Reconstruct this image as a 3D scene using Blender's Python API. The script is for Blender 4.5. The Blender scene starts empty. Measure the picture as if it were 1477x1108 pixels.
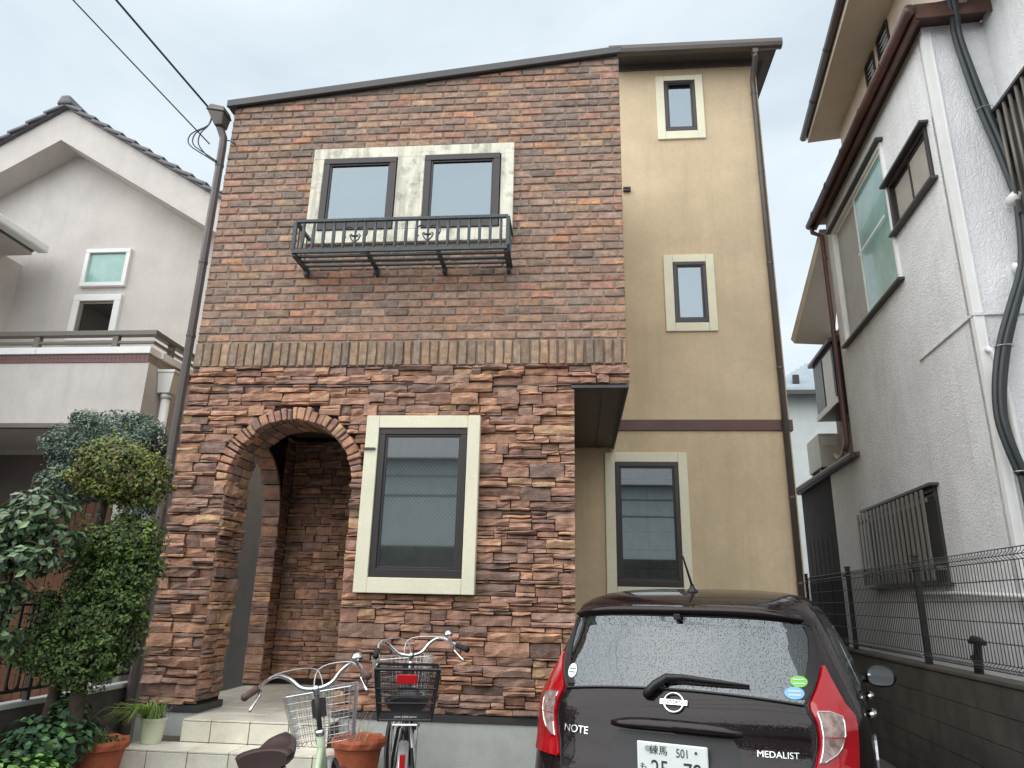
import bpy, bmesh, math, random
from mathutils import Vector, Matrix
random.seed(7)
scene = bpy.context.scene
COL = scene.collection
R = math.radians

# ------------------------------------------------------------------ camera
cam_d = bpy.data.cameras.new('camera'); cam = bpy.data.objects.new('camera', cam_d); COL.objects.link(cam)
_r = Vector((0.99587247, 0.0880827, 0.02189646)); _u = Vector((0.00511494, -0.29532827, 0.95538215)); _f = Vector((-0.09061928, 0.95132678, 0.29455984))
mw = Matrix.Identity(4)
for i in range(3):
    mw[i][0] = _r[i]; mw[i][1] = _u[i]; mw[i][2] = -_f[i]
mw[0][3], mw[1][3], mw[2][3] = 0.0, -5.4, 1.48
cam.matrix_world = mw
cam_d.sensor_fit = 'HORIZONTAL'; cam_d.sensor_width = 36.0
cam_d.lens = 1015.16 * 36.0 / 1477.0
cam_d.clip_start = 0.05; cam_d.clip_end = 500
scene.camera = cam

# ------------------------------------------------------------------ sky, sun, exposure
world = bpy.data.worlds.new('World'); scene.world = world; world.use_nodes = True
wt = world.node_tree; wt.nodes.clear()
wo = wt.nodes.new('ShaderNodeOutputWorld'); bg = wt.nodes.new('ShaderNodeBackground')
sky = wt.nodes.new('ShaderNodeTexSky'); sky.sky_type = 'NISHITA'; sky.sun_disc = False
SUN_EL, SUN_AZ = 50.0, 220.0        # azimuth clockwise from +Y: behind the camera, a little to its left
sky.sun_elevation = R(SUN_EL); sky.sun_rotation = R(SUN_AZ); sky.air_density = 1.0; sky.dust_density = 3.0
tc = wt.nodes.new('ShaderNodeTexCoord'); mp = wt.nodes.new('ShaderNodeMapping'); mp.inputs['Scale'].default_value = (1.0, 1.0, 2.2)
n1 = wt.nodes.new('ShaderNodeTexNoise'); n1.inputs['Scale'].default_value = 2.3; n1.inputs['Detail'].default_value = 5; n1.inputs['Roughness'].default_value = .5; n1.inputs['Distortion'].default_value = .4
cr = wt.nodes.new('ShaderNodeValToRGB'); cr.color_ramp.elements[0].position = .33; cr.color_ramp.elements[1].position = .68
cr.color_ramp.elements[0].color = (4.7, 5.55, 6.15, 1); cr.color_ramp.elements[1].color = (6.7, 7.35, 7.75, 1)
mx = wt.nodes.new('ShaderNodeMixRGB'); mx.inputs[0].default_value = .88
wt.links.new(tc.outputs['Generated'], mp.inputs['Vector']); wt.links.new(mp.outputs[0], n1.inputs['Vector']); wt.links.new(n1.outputs['Fac'], cr.inputs[0])
wt.links.new(sky.outputs[0], mx.inputs[1]); wt.links.new(cr.outputs[0], mx.inputs[2]); wt.links.new(mx.outputs[0], bg.inputs['Color'])
bg.inputs['Strength'].default_value = 0.05
wt.links.new(bg.outputs[0], wo.inputs['Surface'])
sl = bpy.data.lights.new('sun', 'SUN'); sl.energy = 1.5; sl.angle = R(120); sl.color = (1.0, .99, .97)
so = bpy.data.objects.new('sun', sl); COL.objects.link(so)
sd = Vector((math.sin(R(SUN_AZ)) * math.cos(R(SUN_EL)), math.cos(R(SUN_AZ)) * math.cos(R(SUN_EL)), math.sin(R(SUN_EL))))
so.rotation_euler = sd.to_track_quat('Z', 'Y').to_euler()
vs = scene.view_settings; vs.view_transform = 'Standard'; vs.look = 'None'; vs.exposure = 1.56; vs.gamma = 1.0; vs.use_curve_mapping = False
try:
    scene.cycles.use_denoising = True
except Exception:
    pass

# ------------------------------------------------------------------ materials
def srgb(r, g, b):
    f = lambda c: ((c / 255 + .055) / 1.055) ** 2.4 if c > 10 else c / 255 / 12.92
    return (f(r), f(g), f(b))
MATS = {}
def mat(name, col=(.5, .5, .5), rough=.6, metal=0.0, var=.12, scale=3.0, bump=0.0, bscale=60.0, spec=.5, tint=False,
        streak=0.0, streak_col=(.05, .05, .04), coat=0.0, dirt=0.0, dirt_col=(.05, .05, .04), dscale=2.0, vor=False, fine=0.0, emis=None, drops=0.0, trans=0.0, strata=0.0, light=0.0, light_col=(.6,.55,.5)):
    m = bpy.data.materials.new(name); m.use_nodes = True; nt = m.node_tree; N = nt.nodes; L = nt.links
    b = N['Principled BSDF']
    b.inputs['Roughness'].default_value = rough; b.inputs['Metallic'].default_value = metal
    b.inputs['Specular IOR Level'].default_value = spec
    if coat: b.inputs['Coat Weight'].default_value = coat; b.inputs['Coat Roughness'].default_value = .04
    tcn = N.new('ShaderNodeTexCoord')
    def noise(sc, det=4, vec=None, rg=.6):
        n = N.new('ShaderNodeTexNoise'); n.inputs['Scale'].default_value = sc; n.inputs['Detail'].default_value = det; n.inputs['Roughness'].default_value = rg
        L.new(vec or tcn.outputs['Object'], n.inputs['Vector']); return n.outputs['Fac']
    def ramp(fac, a, bb, ca, cb):
        r = N.new('ShaderNodeValToRGB'); e = r.color_ramp.elements; e[0].position = a; e[1].position = bb; e[0].color = (*ca, 1); e[1].color = (*cb, 1)
        L.new(fac, r.inputs[0]); return r.outputs[0]
    def mix(fac, c1, c2, t='MIX'):
        x = N.new('ShaderNodeMixRGB'); x.blend_type = t
        if isinstance(fac, float): x.inputs[0].default_value = fac
        else: L.new(fac, x.inputs[0])
        for i, c in ((1, c1), (2, c2)):
            if isinstance(c, tuple): x.inputs[i].default_value = (*c, 1)
            else: L.new(c, x.inputs[i])
        return x.outputs[0]
    if tint:
        a = N.new('ShaderNodeAttribute'); a.attribute_name = 'tint'; c = a.outputs['Color']
    else:
        c = None
    base = c if c is not None else tuple(col)
    if var:
        g0, g1 = max(0, 1 - var * 1.6), 1 + var * 1.6
        c = mix(1.0, base, ramp(noise(scale), .3, .7, (g0,) * 3, (g1,) * 3), 'MULTIPLY')
    elif c is None:
        c = mix(0.0, base, base)
    if fine:
        c = mix(1.0, c, ramp(noise(scale * 14, 3), .3, .7, (1 - fine,) * 3, (1 + fine,) * 3), 'MULTIPLY')
    if dirt:
        f = ramp(noise(dscale, 6, None, .7), .5, .72, (0, 0, 0), (dirt,) * 3); c = mix(f, c, tuple(dirt_col))
    if light:
        f = ramp(noise(dscale * 1.7 + 3, 5, None, .7), .52, .74, (0, 0, 0), (light,) * 3); c = mix(f, c, tuple(light_col))
    if streak:
        mpn = N.new('ShaderNodeMapping'); mpn.inputs['Scale'].default_value = (9, 9, .7); L.new(tcn.outputs['Object'], mpn.inputs['Vector'])
        f = ramp(noise(1.0, 5, mpn.outputs[0], .65), .5, .75, (0, 0, 0), (streak,) * 3); c = mix(f, c, tuple(streak_col))
    L.new(c, b.inputs['Base Color'])
    if bump:
        if vor:
            mpn = N.new('ShaderNodeMapping'); mpn.inputs['Scale'].default_value = (1, 1, 1); L.new(tcn.outputs['Object'], mpn.inputs['Vector'])
            nn = N.new('ShaderNodeTexNoise'); nn.inputs['Scale'].default_value = bscale; nn.inputs['Detail'].default_value = 2.5; nn.inputs['Distortion'].default_value = 1.6
            L.new(mpn.outputs[0], nn.inputs['Vector']); h = ramp(nn.outputs['Fac'], .38, .62, (0, 0, 0), (1, 1, 1))
        elif strata:
            mpn = N.new('ShaderNodeMapping'); mpn.inputs['Scale'].default_value = (1, 1, strata); L.new(tcn.outputs['Object'], mpn.inputs['Vector']); h = noise(bscale, 6, mpn.outputs[0], .68)
        else:
            h = noise(bscale, 5)
        bp = N.new('ShaderNodeBump'); bp.inputs['Strength'].default_value = bump; bp.inputs['Distance'].default_value = .01
        L.new(h, bp.inputs['Height']); L.new(bp.outputs[0], b.inputs['Normal'])
    if drops:
        v = N.new('ShaderNodeTexVoronoi'); v.inputs['Scale'].default_value = 75; L.new(tcn.outputs['Object'], v.inputs['Vector'])
        v2 = N.new('ShaderNodeTexVoronoi'); v2.inputs['Scale'].default_value = 140; L.new(tcn.outputs['Object'], v2.inputs['Vector'])
        h1 = ramp(v.outputs['Distance'], .12, .3, (1, 1, 1), (0, 0, 0)); h2 = ramp(v2.outputs['Distance'], .12, .3, (.5, .5, .5), (0, 0, 0))
        h = mix(1.0, h1, h2, 'ADD')
        bp = N.new('ShaderNodeBump'); bp.inputs['Strength'].default_value = drops; bp.inputs['Distance'].default_value = .004
        L.new(h, bp.inputs['Height']); L.new(bp.outputs[0], b.inputs['Normal']); 
        if coat: L.new(bp.outputs[0], b.inputs['Coat Normal'])
    if emis:
        b.inputs['Emission Color'].default_value = (*emis[0], 1); b.inputs['Emission Strength'].default_value = emis[1]
    if trans: b.inputs['Transmission Weight'].default_value = trans
    MATS[name] = m; return m

def glass(name, tintc=(.55, .62, .62), refl=.45, rough=.02, drops=0.0, wires=False, gc=(.86, .92, .94)):
    """window glass: part mirror, part see-through"""
    m = bpy.data.materials.new(name); m.use_nodes = True; nt = m.node_tree; N = nt.nodes; L = nt.links; N.clear()
    o = N.new('ShaderNodeOutputMaterial'); g = N.new('ShaderNodeBsdfGlossy'); g.inputs['Roughness'].default_value = rough; g.inputs['Color'].default_value = (*gc, 1)
    t = N.new('ShaderNodeBsdfTransparent'); t.inputs['Color'].default_value = (*tintc, 1)
    lw = N.new('ShaderNodeFresnel'); lw.inputs['IOR'].default_value = 1.5
    mth = N.new('ShaderNodeMath'); mth.operation = 'ADD'; mth.use_clamp = True; mth.inputs[1].default_value = refl; L.new(lw.outputs[0], mth.inputs[0])
    mx_ = N.new('ShaderNodeMixShader'); L.new(mth.outputs[0], mx_.inputs[0]); L.new(t.outputs[0], mx_.inputs[1]); L.new(g.outputs[0], mx_.inputs[2])
    out = mx_.outputs[0]
    tcn = N.new('ShaderNodeTexCoord')
    if drops:
        v = N.new('ShaderNodeTexVoronoi'); v.inputs['Scale'].default_value = 125; L.new(tcn.outputs['Object'], v.inputs['Vector'])
        r = N.new('ShaderNodeValToRGB'); e = r.color_ramp.elements; e[0].position = .15; e[1].position = .34; e[0].color = (1, 1, 1, 1); e[1].color = (0, 0, 0, 1); L.new(v.outputs['Distance'], r.inputs[0])
        bp = N.new('ShaderNodeBump'); bp.inputs['Strength'].default_value = drops; bp.inputs['Distance'].default_value = .006; L.new(r.outputs[0], bp.inputs['Height']); L.new(bp.outputs[0], g.inputs['Normal'])
        nz = N.new('ShaderNodeTexNoise'); nz.inputs['Scale'].default_value = 9; L.new(tcn.outputs['Object'], nz.inputs['Vector'])
        mk = N.new('ShaderNodeMath'); mk.operation = 'MULTIPLY'; L.new(r.outputs[0], mk.inputs[0]); L.new(nz.outputs['Fac'], mk.inputs[1])
        iv = N.new('ShaderNodeMath'); iv.operation = 'MULTIPLY_ADD'; iv.inputs[1].default_value = -.85; iv.inputs[2].default_value = 1.0; iv.use_clamp = True; L.new(mk.outputs[0], iv.inputs[0])
        fm = N.new('ShaderNodeMath'); fm.operation = 'MULTIPLY'; L.new(mth.outputs[0], fm.inputs[0]); L.new(iv.outputs[0], fm.inputs[1]); L.new(fm.outputs[0], mx_.inputs[0])
    if wires:
        sx = N.new('ShaderNodeSeparateXYZ'); L.new(tcn.outputs['Object'], sx.inputs[0]); fac = None
        for sg in ('ADD', 'SUBTRACT'):
            a = N.new('ShaderNodeMath'); a.operation = sg; L.new(sx.outputs['X'], a.inputs[0]); L.new(sx.outputs['Z'], a.inputs[1])
            b_ = N.new('ShaderNodeMath'); b_.operation = 'MULTIPLY'; b_.inputs[1].default_value = 30; L.new(a.outputs[0], b_.inputs[0])
            c_ = N.new('ShaderNodeMath'); c_.operation = 'FRACT'; L.new(b_.outputs[0], c_.inputs[0])
            d_ = N.new('ShaderNodeMath'); d_.operation = 'LESS_THAN'; d_.inputs[1].default_value = .10; L.new(c_.outputs[0], d_.inputs[0])
            if fac is None: fac = d_.outputs[0]
            else:
                x_ = N.new('ShaderNodeMath'); x_.operation = 'MAXIMUM'; L.new(fac, x_.inputs[0]); L.new(d_.outputs[0], x_.inputs[1]); fac = x_.outputs[0]
        ml = N.new('ShaderNodeMath'); ml.operation = 'MULTIPLY'; ml.inputs[1].default_value = .4; L.new(fac, ml.inputs[0])
        df = N.new('ShaderNodeBsdfDiffuse'); df.inputs['Color'].default_value = (.3, .32, .32, 1)
        m2 = N.new('ShaderNodeMixShader'); L.new(ml.outputs[0], m2.inputs[0]); L.new(out, m2.inputs[1]); L.new(df.outputs[0], m2.inputs[2]); out = m2.outputs[0]
    L.new(out, o.inputs['Surface']); MATS[name] = m; return m

mat('brick', tint=True, rough=.8, var=.2, scale=18, fine=.32, bump=1.2, bscale=90, dirt=.55, dirt_col=srgb(104, 90, 84), dscale=13, light=.3, light_col=srgb(186, 166, 150))
mat('mortar', srgb(150, 139, 128), rough=.9, var=.16, scale=5, bump=.4, bscale=160)
mat('stone', tint=True, rough=.76, var=.2, scale=13, fine=.32, bump=1.3, bscale=34, strata=3.0, dirt=.45, dirt_col=srgb(88, 72, 68), dscale=8, light=.25, light_col=srgb(196, 166, 140))
mat('stone_back', srgb(40, 32, 30), rough=.9, var=.2)
mat('stucco_beige', srgb(203, 183, 152), rough=.85, var=.07, scale=1.6, fine=.04, bump=.25, bscale=220, dirt=.3, dirt_col=srgb(172, 158, 124), dscale=1.1, streak=.2, streak_col=srgb(150, 136, 100))
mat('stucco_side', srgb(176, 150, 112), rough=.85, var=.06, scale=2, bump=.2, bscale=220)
mat('trim_clean', srgb(226, 221, 196), rough=.55, var=.05, scale=3, fine=.04, bump=.15, bscale=50, dirt=.25, dirt_col=srgb(186, 182, 130), dscale=6)
mat('trim_mould', srgb(230, 225, 208), rough=.65, var=.08, scale=4, bump=.2, bscale=50, dirt=.7, dirt_col=srgb(96, 96, 80), dscale=9, streak=.85, streak_col=srgb(128, 122, 98))
mat('bronze_frame', srgb(50, 43, 44), rough=.38, var=.06, metal=.0, spec=.5)
mat('iron_green', srgb(62, 72, 74), rough=.5, var=.2, scale=20)
mat('dark_metal', srgb(66, 64, 64), rough=.45, var=.1)
mat('brown_metal', srgb(92, 62, 56), rough=.5, var=.1, fine=.04)
mat('pipe_brown', srgb(84, 76, 72), rough=.4, var=.08, scale=5)
mat('soffit', srgb(96, 86, 78), rough=.6, var=.06)
mat('concrete', srgb(198, 201, 196), rough=.8, var=.1, scale=3, bump=.3, bscale=120, dirt=.4, dirt_col=srgb(120, 120, 108), dscale=3)
mat('paving', srgb(84, 83, 81), rough=.75, var=.15, scale=3, bump=.3, bscale=90)
mat('asphalt', srgb(54, 54, 56), rough=.55, var=.2, scale=6, bump=.4, bscale=200)
mat('tile', srgb(234, 228, 212), rough=.32, var=.07, scale=5, fine=.05, bump=.12, bscale=60, dirt=.35, dirt_col=srgb(160, 148, 124), dscale=4)
mat('grout', srgb(92, 84, 74), rough=.9)
mat('curtain', srgb(226, 230, 230), rough=.9, var=.05)
mat('curtain_grey', srgb(120, 128, 122), rough=.9, var=.08)
mat('room_dark', srgb(60, 64, 64), rough=.9)
glass('pane_sky', (.22, .27, .30), .20, gc=(.66, .78, .86))
glass('pane_dark', (.5, .56, .55), .44)
glass('pane_wired', (.55, .64, .61), .48, .03, wires=True)
mat('pane_teal', srgb(136, 176, 168), rough=.18, var=.12, scale=3, coat=.5)
mat('pane_dim', srgb(66, 68, 68), rough=.55, var=.1)
mat('pane_curtain', srgb(164, 158, 150), rough=.4, var=.08, streak=.3, streak_col=srgb(130, 124, 118))
glass('pane_black', (.12, .14, .15), .12)
mat('stucco_grey', srgb(206, 199, 193), rough=.85, var=.05, scale=2, fine=.03, bump=.45, bscale=150, dirt=.25, dirt_col=srgb(168, 162, 156), dscale=1.5, streak=.14, streak_col=srgb(150, 146, 140))
mat('stucco_dark', srgb(200, 193, 189), rough=.85, var=.05, scale=2, bump=.35, bscale=150)
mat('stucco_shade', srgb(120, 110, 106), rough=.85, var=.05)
mat('stucco_white', srgb(232, 233, 235), rough=.8, var=.05, scale=2, bump=.6, bscale=28, vor=True, dirt=.2, dirt_col=srgb(198, 194, 190), dscale=1.2, streak=.22, streak_col=srgb(170, 160, 152))
mat('stucco_mauve', srgb(150, 134, 130), rough=.8, var=.06, bump=.3, bscale=60)
mat('roof_tile', srgb(92, 92, 96), rough=.45, var=.15, scale=8, fine=.08)
mat('roof_pale', srgb(168, 178, 186), rough=.4, var=.08)
mat('white_paint', srgb(232, 232, 230), rough=.4, var=.03)
mat('rail_olive', srgb(108, 102, 94), rough=.4, var=.06)
mat('mosaic', srgb(118, 84, 82), rough=.5, var=.15)
mat('wood_orange', srgb(120, 82, 60), rough=.6, var=.2, scale=6, streak=.3, streak_col=srgb(96, 58, 42))
mat('black_iron', srgb(28, 27, 30), rough=.4, var=.05)
mat('gutter_rust', srgb(84, 58, 50), rough=.45, var=.25, scale=4, dirt=.4, dirt_col=srgb(60, 40, 36))
mat('eave_cream', srgb(196, 182, 164), rough=.7, var=.06)
mat('cable_black', srgb(52, 58, 60), rough=.5, var=.1)
mat('block', srgb(82, 78, 72), rough=.85, var=.2, scale=3, bump=.4, bscale=130, dirt=.5, dirt_col=srgb(52, 50, 42), dscale=2)
mat('ac_cream', srgb(202, 200, 190), rough=.5, var=.05)
mat('far_wall', srgb(198, 204, 202), rough=.8, var=.05)
mat('terracotta', srgb(168, 88, 58), rough=.7, var=.14, scale=7, dirt=.35, dirt_col=srgb(120, 70, 52), dscale=8)
mat('pale_pot', srgb(206, 210, 182), rough=.5, var=.06)
mat('soil', srgb(62, 52, 44), rough=.95, var=.3, scale=20, bump=.6, bscale=60)
mat('bark', srgb(74, 62, 54), rough=.9, var=.25, scale=14, bump=.8, bscale=50)
mat('leaf', tint=True, rough=.55, var=.18, scale=9, spec=.4)
mat('leaf_gloss', tint=True, rough=.3, var=.12, scale=9, spec=.5)
mat('chrome', (.78, .78, .78), rough=.16, metal=1.0, var=0)
mat('steel_wire', (.62, .63, .64), rough=.35, metal=.8, var=0)
mat('sage_paint', srgb(176, 190, 158), rough=.3, var=.04, coat=.5)
mat('black_paint', srgb(24, 24, 27), rough=.3, var=.03, coat=.5)
mat('silver_paint', srgb(196, 198, 200), rough=.25, metal=.6, var=0)
mat('brown_vinyl', srgb(58, 42, 41), rough=.42, var=.08)
mat('grip_brown', srgb(92, 74, 70), rough=.6, var=.08)
mat('rubber', srgb(30, 30, 32), rough=.7, var=.05)
mat('red_reflector', srgb(176, 16, 24), rough=.25, var=0, coat=.6)
mat('amber', srgb(176, 120, 40), rough=.3, var=0)
mat('car_paint', srgb(26, 15, 17), rough=.5, metal=.0, var=.03, spec=.05, coat=.75, drops=.10)
mat('car_trim', srgb(24, 23, 25), rough=.45, var=.04)
glass('car_glass', (.06, .07, .08), .12, .03, drops=.35, gc=(.8, .86, .9))
mat('lamp_red', srgb(168, 8, 22), rough=.12, var=.05, coat=1.0)
mat('lamp_clear', srgb(150, 128, 122), rough=.12, var=.35, scale=30, coat=1.0)
mat('plate_white', srgb(226, 232, 230), rough=.4, var=.02)
mat('plate_green', srgb(34, 60, 52), rough=.5, var=0)
mat('mirror', (.75, .8, .82), rough=.04, metal=1.0, var=0)
mat('sticker_green', srgb(120, 196, 84), rough=.4, var=0)
mat('sticker_blue', srgb(128, 178, 216), rough=.4, var=0)
mat('sticker_white', srgb(226, 232, 230), rough=.4, var=0)

# ------------------------------------------------------------------ helpers
class MB:
    def __init__(s): s.v = []; s.f = []; s.c = []; s.col = None
    def add(s, pts, faces, col=None):
        o = len(s.v); s.v += [tuple(p) for p in pts]; s.f += [tuple(o + i for i in f) for f in faces]
        c = col or s.col or (.5, .5, .5)
        if isinstance(c, list): s.c += c
        else: s.c += [c] * len(pts)
        return s
    def hexa(s, p): return s.add(p, [(0, 3, 2, 1), (4, 5, 6, 7), (0, 1, 5, 4), (1, 2, 6, 5), (2, 3, 7, 6), (3, 0, 4, 7)])
    def box(s, x0, x1, y0, y1, z0, z1, T=None):
        p = [(x0, y0, z0), (x1, y0, z0), (x1, y1, z0), (x0, y1, z0), (x0, y0, z1), (x1, y0, z1), (x1, y1, z1), (x0, y1, z1)]
        if T: p = [T(*q) for q in p]
        return s.hexa(p)
    def prism(s, poly, vec):
        n = len(poly); a = [Vector(p) for p in poly]; b = [p + Vector(vec) for p in a]
        return s.add(a + b, [tuple(range(n))[::-1], tuple(range(n, 2 * n))] + [(i, (i + 1) % n, n + (i + 1) % n, n + i) for i in range(n)])
    def tube(s, pts, r, seg=8, closed=False):
        P = [Vector(p) for p in pts]; n = len(P); rings = []; up = None
        rr = r if isinstance(r, (list, tuple)) else [r] * n
        for i in range(n):
            if closed: t = P[(i + 1) % n] - P[i - 1]
            else: t = P[min(i + 1, n - 1)] - P[max(i - 1, 0)]
            if t.length < 1e-9: t = Vector((0, 0, 1))
            t.normalize()
            if up is None: up = Vector((0, 0, 1)) if abs(t.z) < .9 else Vector((1, 0, 0))
            a = t.cross(up)
            if a.length < 1e-6: a = t.cross(Vector((.3, 1, .2)))
            a.normalize(); up = a.cross(t).normalized()
            rings.append([P[i] + (a * math.cos(2 * math.pi * k / seg) + up * math.sin(2 * math.pi * k / seg)) * rr[i] for k in range(seg)])
        v = [q for ring in rings for q in ring]; f = []
        for i in range(n if closed else n - 1):
            j = (i + 1) % n
            for k in range(seg):
                l = (k + 1) % seg; f.append((i * seg + k, i * seg + l, j * seg + l, j * seg + k))
        if not closed: f += [tuple(range(seg))[::-1], tuple((n - 1) * seg + k for k in range(seg))]
        return s.add(v, f)
    def lathe(s, prof, c=(0, 0, 0), seg=24, wob=None, capb=True):
        v = []; f = []; n = len(prof)
        for i, (r, z) in enumerate(prof):
            for k in range(seg):
                a = 2 * math.pi * k / seg; w = (wob(i, a) if wob else 0)
                v.append((c[0] + (r + w) * math.cos(a), c[1] + (r + w) * math.sin(a), c[2] + z + (w * .6 if wob else 0)))
        for i in range(n - 1):
            for k in range(seg): l = (k + 1) % seg; f.append((i * seg + k, i * seg + l, (i + 1) * seg + l, (i + 1) * seg + k))
        if capb: f.append(tuple(range(seg))[::-1])
        f.append(tuple((n - 1) * seg + k for k in range(seg)))
        return s.add(v, f)
    def grid(s, rows, col=None, flip=False):
        n = len(rows[0]); v = [p for r in rows for p in r]; f = []
        for i in range(len(rows) - 1):
            for k in range(n - 1):
                q = (i * n + k, i * n + k + 1, (i + 1) * n + k + 1, (i + 1) * n + k); f.append(q[::-1] if flip else q)
        return s.add(v, f, col)
    def build(s, name, m, parent=None, smooth=False, local=False, bevel=0, kind=None, seg=2, label=None):
        off = Vector((0, 0, 0))
        if parent is not None and not local:
            r = parent
            while r.parent: r = r.parent
            off = r.location
        me = bpy.data.meshes.new(name); me.from_pydata([(p[0] - off[0], p[1] - off[1], p[2] - off[2]) for p in s.v], [], s.f); me.update()
        if MATS.get(m) and any(n.bl_idname == 'ShaderNodeAttribute' for n in MATS[m].node_tree.nodes):
            a = me.color_attributes.new('tint', 'FLOAT_COLOR', 'POINT'); a.data.foreach_set('color', [x for c in s.c for x in (c[0], c[1], c[2], 1.0)])
        me.materials.append(MATS[m])
        if smooth: me.polygons.foreach_set('use_smooth', [True] * len(me.polygons))
        o = bpy.data.objects.new(name, me); COL.objects.link(o)
        if parent is not None: o.parent = parent
        if bevel:
            b = o.modifiers.new('bevel', 'BEVEL'); b.width = bevel; b.segments = seg; b.limit_method = 'ANGLE'; b.angle_limit = R(40)
        if kind: o['kind'] = kind
        if label: o['label'] = label
        return o
def tag(o, label=None, cat=None, group=None, kind=None):
    if label: o['label'] = label
    if cat: o['category'] = cat
    if group: o['group'] = group
    if kind: o['kind'] = kind
    return o
def thing(name, label, cat, loc, group=None, rot=(0, 0, 0)):
    o = bpy.data.objects.new(name, None); COL.objects.link(o); o.location = loc; o.rotation_euler = rot; o.empty_display_size = .2
    return tag(o, label, cat, group)
def jit(a): return random.uniform(-a, a)
def wall_holes(mb, u0, u1, z0, z1, holes, d0, d1, T):
    """flat wall in (u, depth, z) with rectangular openings; T maps to the world"""
    us = sorted({u0, u1, *[h[0] for h in holes], *[h[1] for h in holes]}); zs = sorted({z0, z1, *[h[2] for h in holes], *[h[3] for h in holes]})
    solid = lambda u, z: u0 < u < u1 and z0 < z < z1 and not any(h[0] < u < h[1] and h[2] < z < h[3] for h in holes)
    q = lambda *p: mb.add([T(*a) for a in p], [(0, 1, 2, 3)])
    for i in range(len(us) - 1):
        for k in range(len(zs) - 1):
            a, b, c, d = us[i], us[i + 1], zs[k], zs[k + 1]; um, zm = (a + b) / 2, (c + d) / 2
            if not solid(um, zm): continue
            q((a, d0, c), (b, d0, c), (b, d0, d), (a, d0, d)); q((a, d1, c), (a, d1, d), (b, d1, d), (b, d1, c))
            e = 1e-4
            if not solid(a - e, zm): q((a, d0, c), (a, d0, d), (a, d1, d), (a, d1, c))
            if not solid(b + e, zm): q((b, d0, c), (b, d1, c), (b, d1, d), (b, d0, d))
            if not solid(um, c - e): q((a, d0, c), (a, d1, c), (b, d1, c), (b, d0, c))
            if not solid(um, d + e): q((a, d0, d), (b, d0, d), (b, d1, d), (a, d1, d))
    return mb
def text_mesh(name, s, size, m, parent, T, depth=.002, align='CENTER', sx=1.0, bold=0.0):
    c = bpy.data.curves.new(name, 'FONT'); c.body = s; c.size = size; c.align_x = align; c.align_y = 'CENTER'; c.extrude = depth; c.offset = bold
    t = bpy.data.objects.new(name + '_tmp', c); COL.objects.link(t)
    bpy.context.view_layer.update()
    me = bpy.data.meshes.new_from_object(t.evaluated_get(bpy.context.evaluated_depsgraph_get()))
    bpy.data.objects.remove(t)
    for v in me.vertices: v.co = Vector(T(v.co.x * sx, v.co.y, v.co.z))
    me.materials.clear(); me.materials.append(MATS[m])
    o = bpy.data.objects.new(name, me); COL.objects.link(o); o.parent = parent
    return o
ID = lambda x, y, z: (x, y, z)

# ------------------------------------------------------------------ ground
g = MB(); g.add([(-60, -60, 0), (60, -60, 0), (60, 90, 0), (-60, 90, 0)], [(0, 1, 2, 3)]); tag(g.build('ground', 'paving'), kind='structure')
g = MB(); g.add([(-60, -12.5, .004), (60, -12.5, .004), (60, -5.9, .004), (-60, -5.9, .004)], [(0, 1, 2, 3)]); tag(g.build('road', 'asphalt'), kind='structure')
g = MB(); g.box(-2.0, -.25, -2.9, .0, .0, .09); tag(g.build('entrance_paving', 'paving', bevel=.01), kind='structure')
g = MB(); g.box(-3.38, -3.06, -2.9, -.02, 0, .30); tag(g.build('planting_bed', 'soil'), kind='structure')

# ------------------------------------------------------------------ main house
CAMP = Vector((0, -5.4, 1.48))
H = thing('brick_house', 'three-storey house with brown brick upper front, stacked stone arch porch and beige side tower', 'house', (-1.4, 0, 0))
def ztop(x): return 5.955 + (x + 3.261) * (.412 / 3.676)
# upper brick block core
UW = [(-2.275, -1.605, 4.575, 5.30), (-1.34, -.665, 4.575, 5.305)]
core = MB()
wall_holes(core, -3.235, .405, 3.315, 5.90, UW, .014, .20, ID)
core.prism([(-3.235, .014, 5.90), (.405, .014, 5.90), (.405, .014, ztop(.405) - .02), (-3.235, .014, ztop(-3.235) - .02)], (0, .186, 0))
brick_wall = core.build('brick_wall', 'mortar', H)
side = MB()
side.box(-3.235, -3.05, .202, 8.0, 3.15, 5.93); side.box(.22, .405, .202, 2.39, 3.15, 6.2)
side.box(-3.05, .22, 7.8, 8.0, 3.15, 5.93)
side.build('side_wall', 'stucco_side', H)
roof = MB()
roof.hexa([(-3.30, -.02, ztop(-3.3) - .02), (.40, -.02, ztop(.40) - .02), (.40, 8.05, ztop(.40) - .02), (-3.30, 8.05, ztop(-3.3) - .02), (-3.30, -.02, ztop(-3.3) + .03), (.40, -.02, ztop(.40) + .03), (.40, 8.05, ztop(.40) + .03), (-3.30, 8.05, ztop(-3.3) + .03)])
rf = roof.build('roof', 'dark_metal', H)
c = MB()
c.hexa([(-3.30, -.05, ztop(-3.3) - .035), (.435, -.05, ztop(.435) - .035), (.435, -.022, ztop(.435) - .035), (-3.30, -.022, ztop(-3.3) - .035), (-3.30, -.05, ztop(-3.3) + .04), (.435, -.05, ztop(.435) + .04), (.435, -.022, ztop(.435) + .04), (-3.30, -.022, ztop(-3.3) + .04)])
c.build('parapet_cap', 'dark_metal', rf, bevel=.006)
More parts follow.
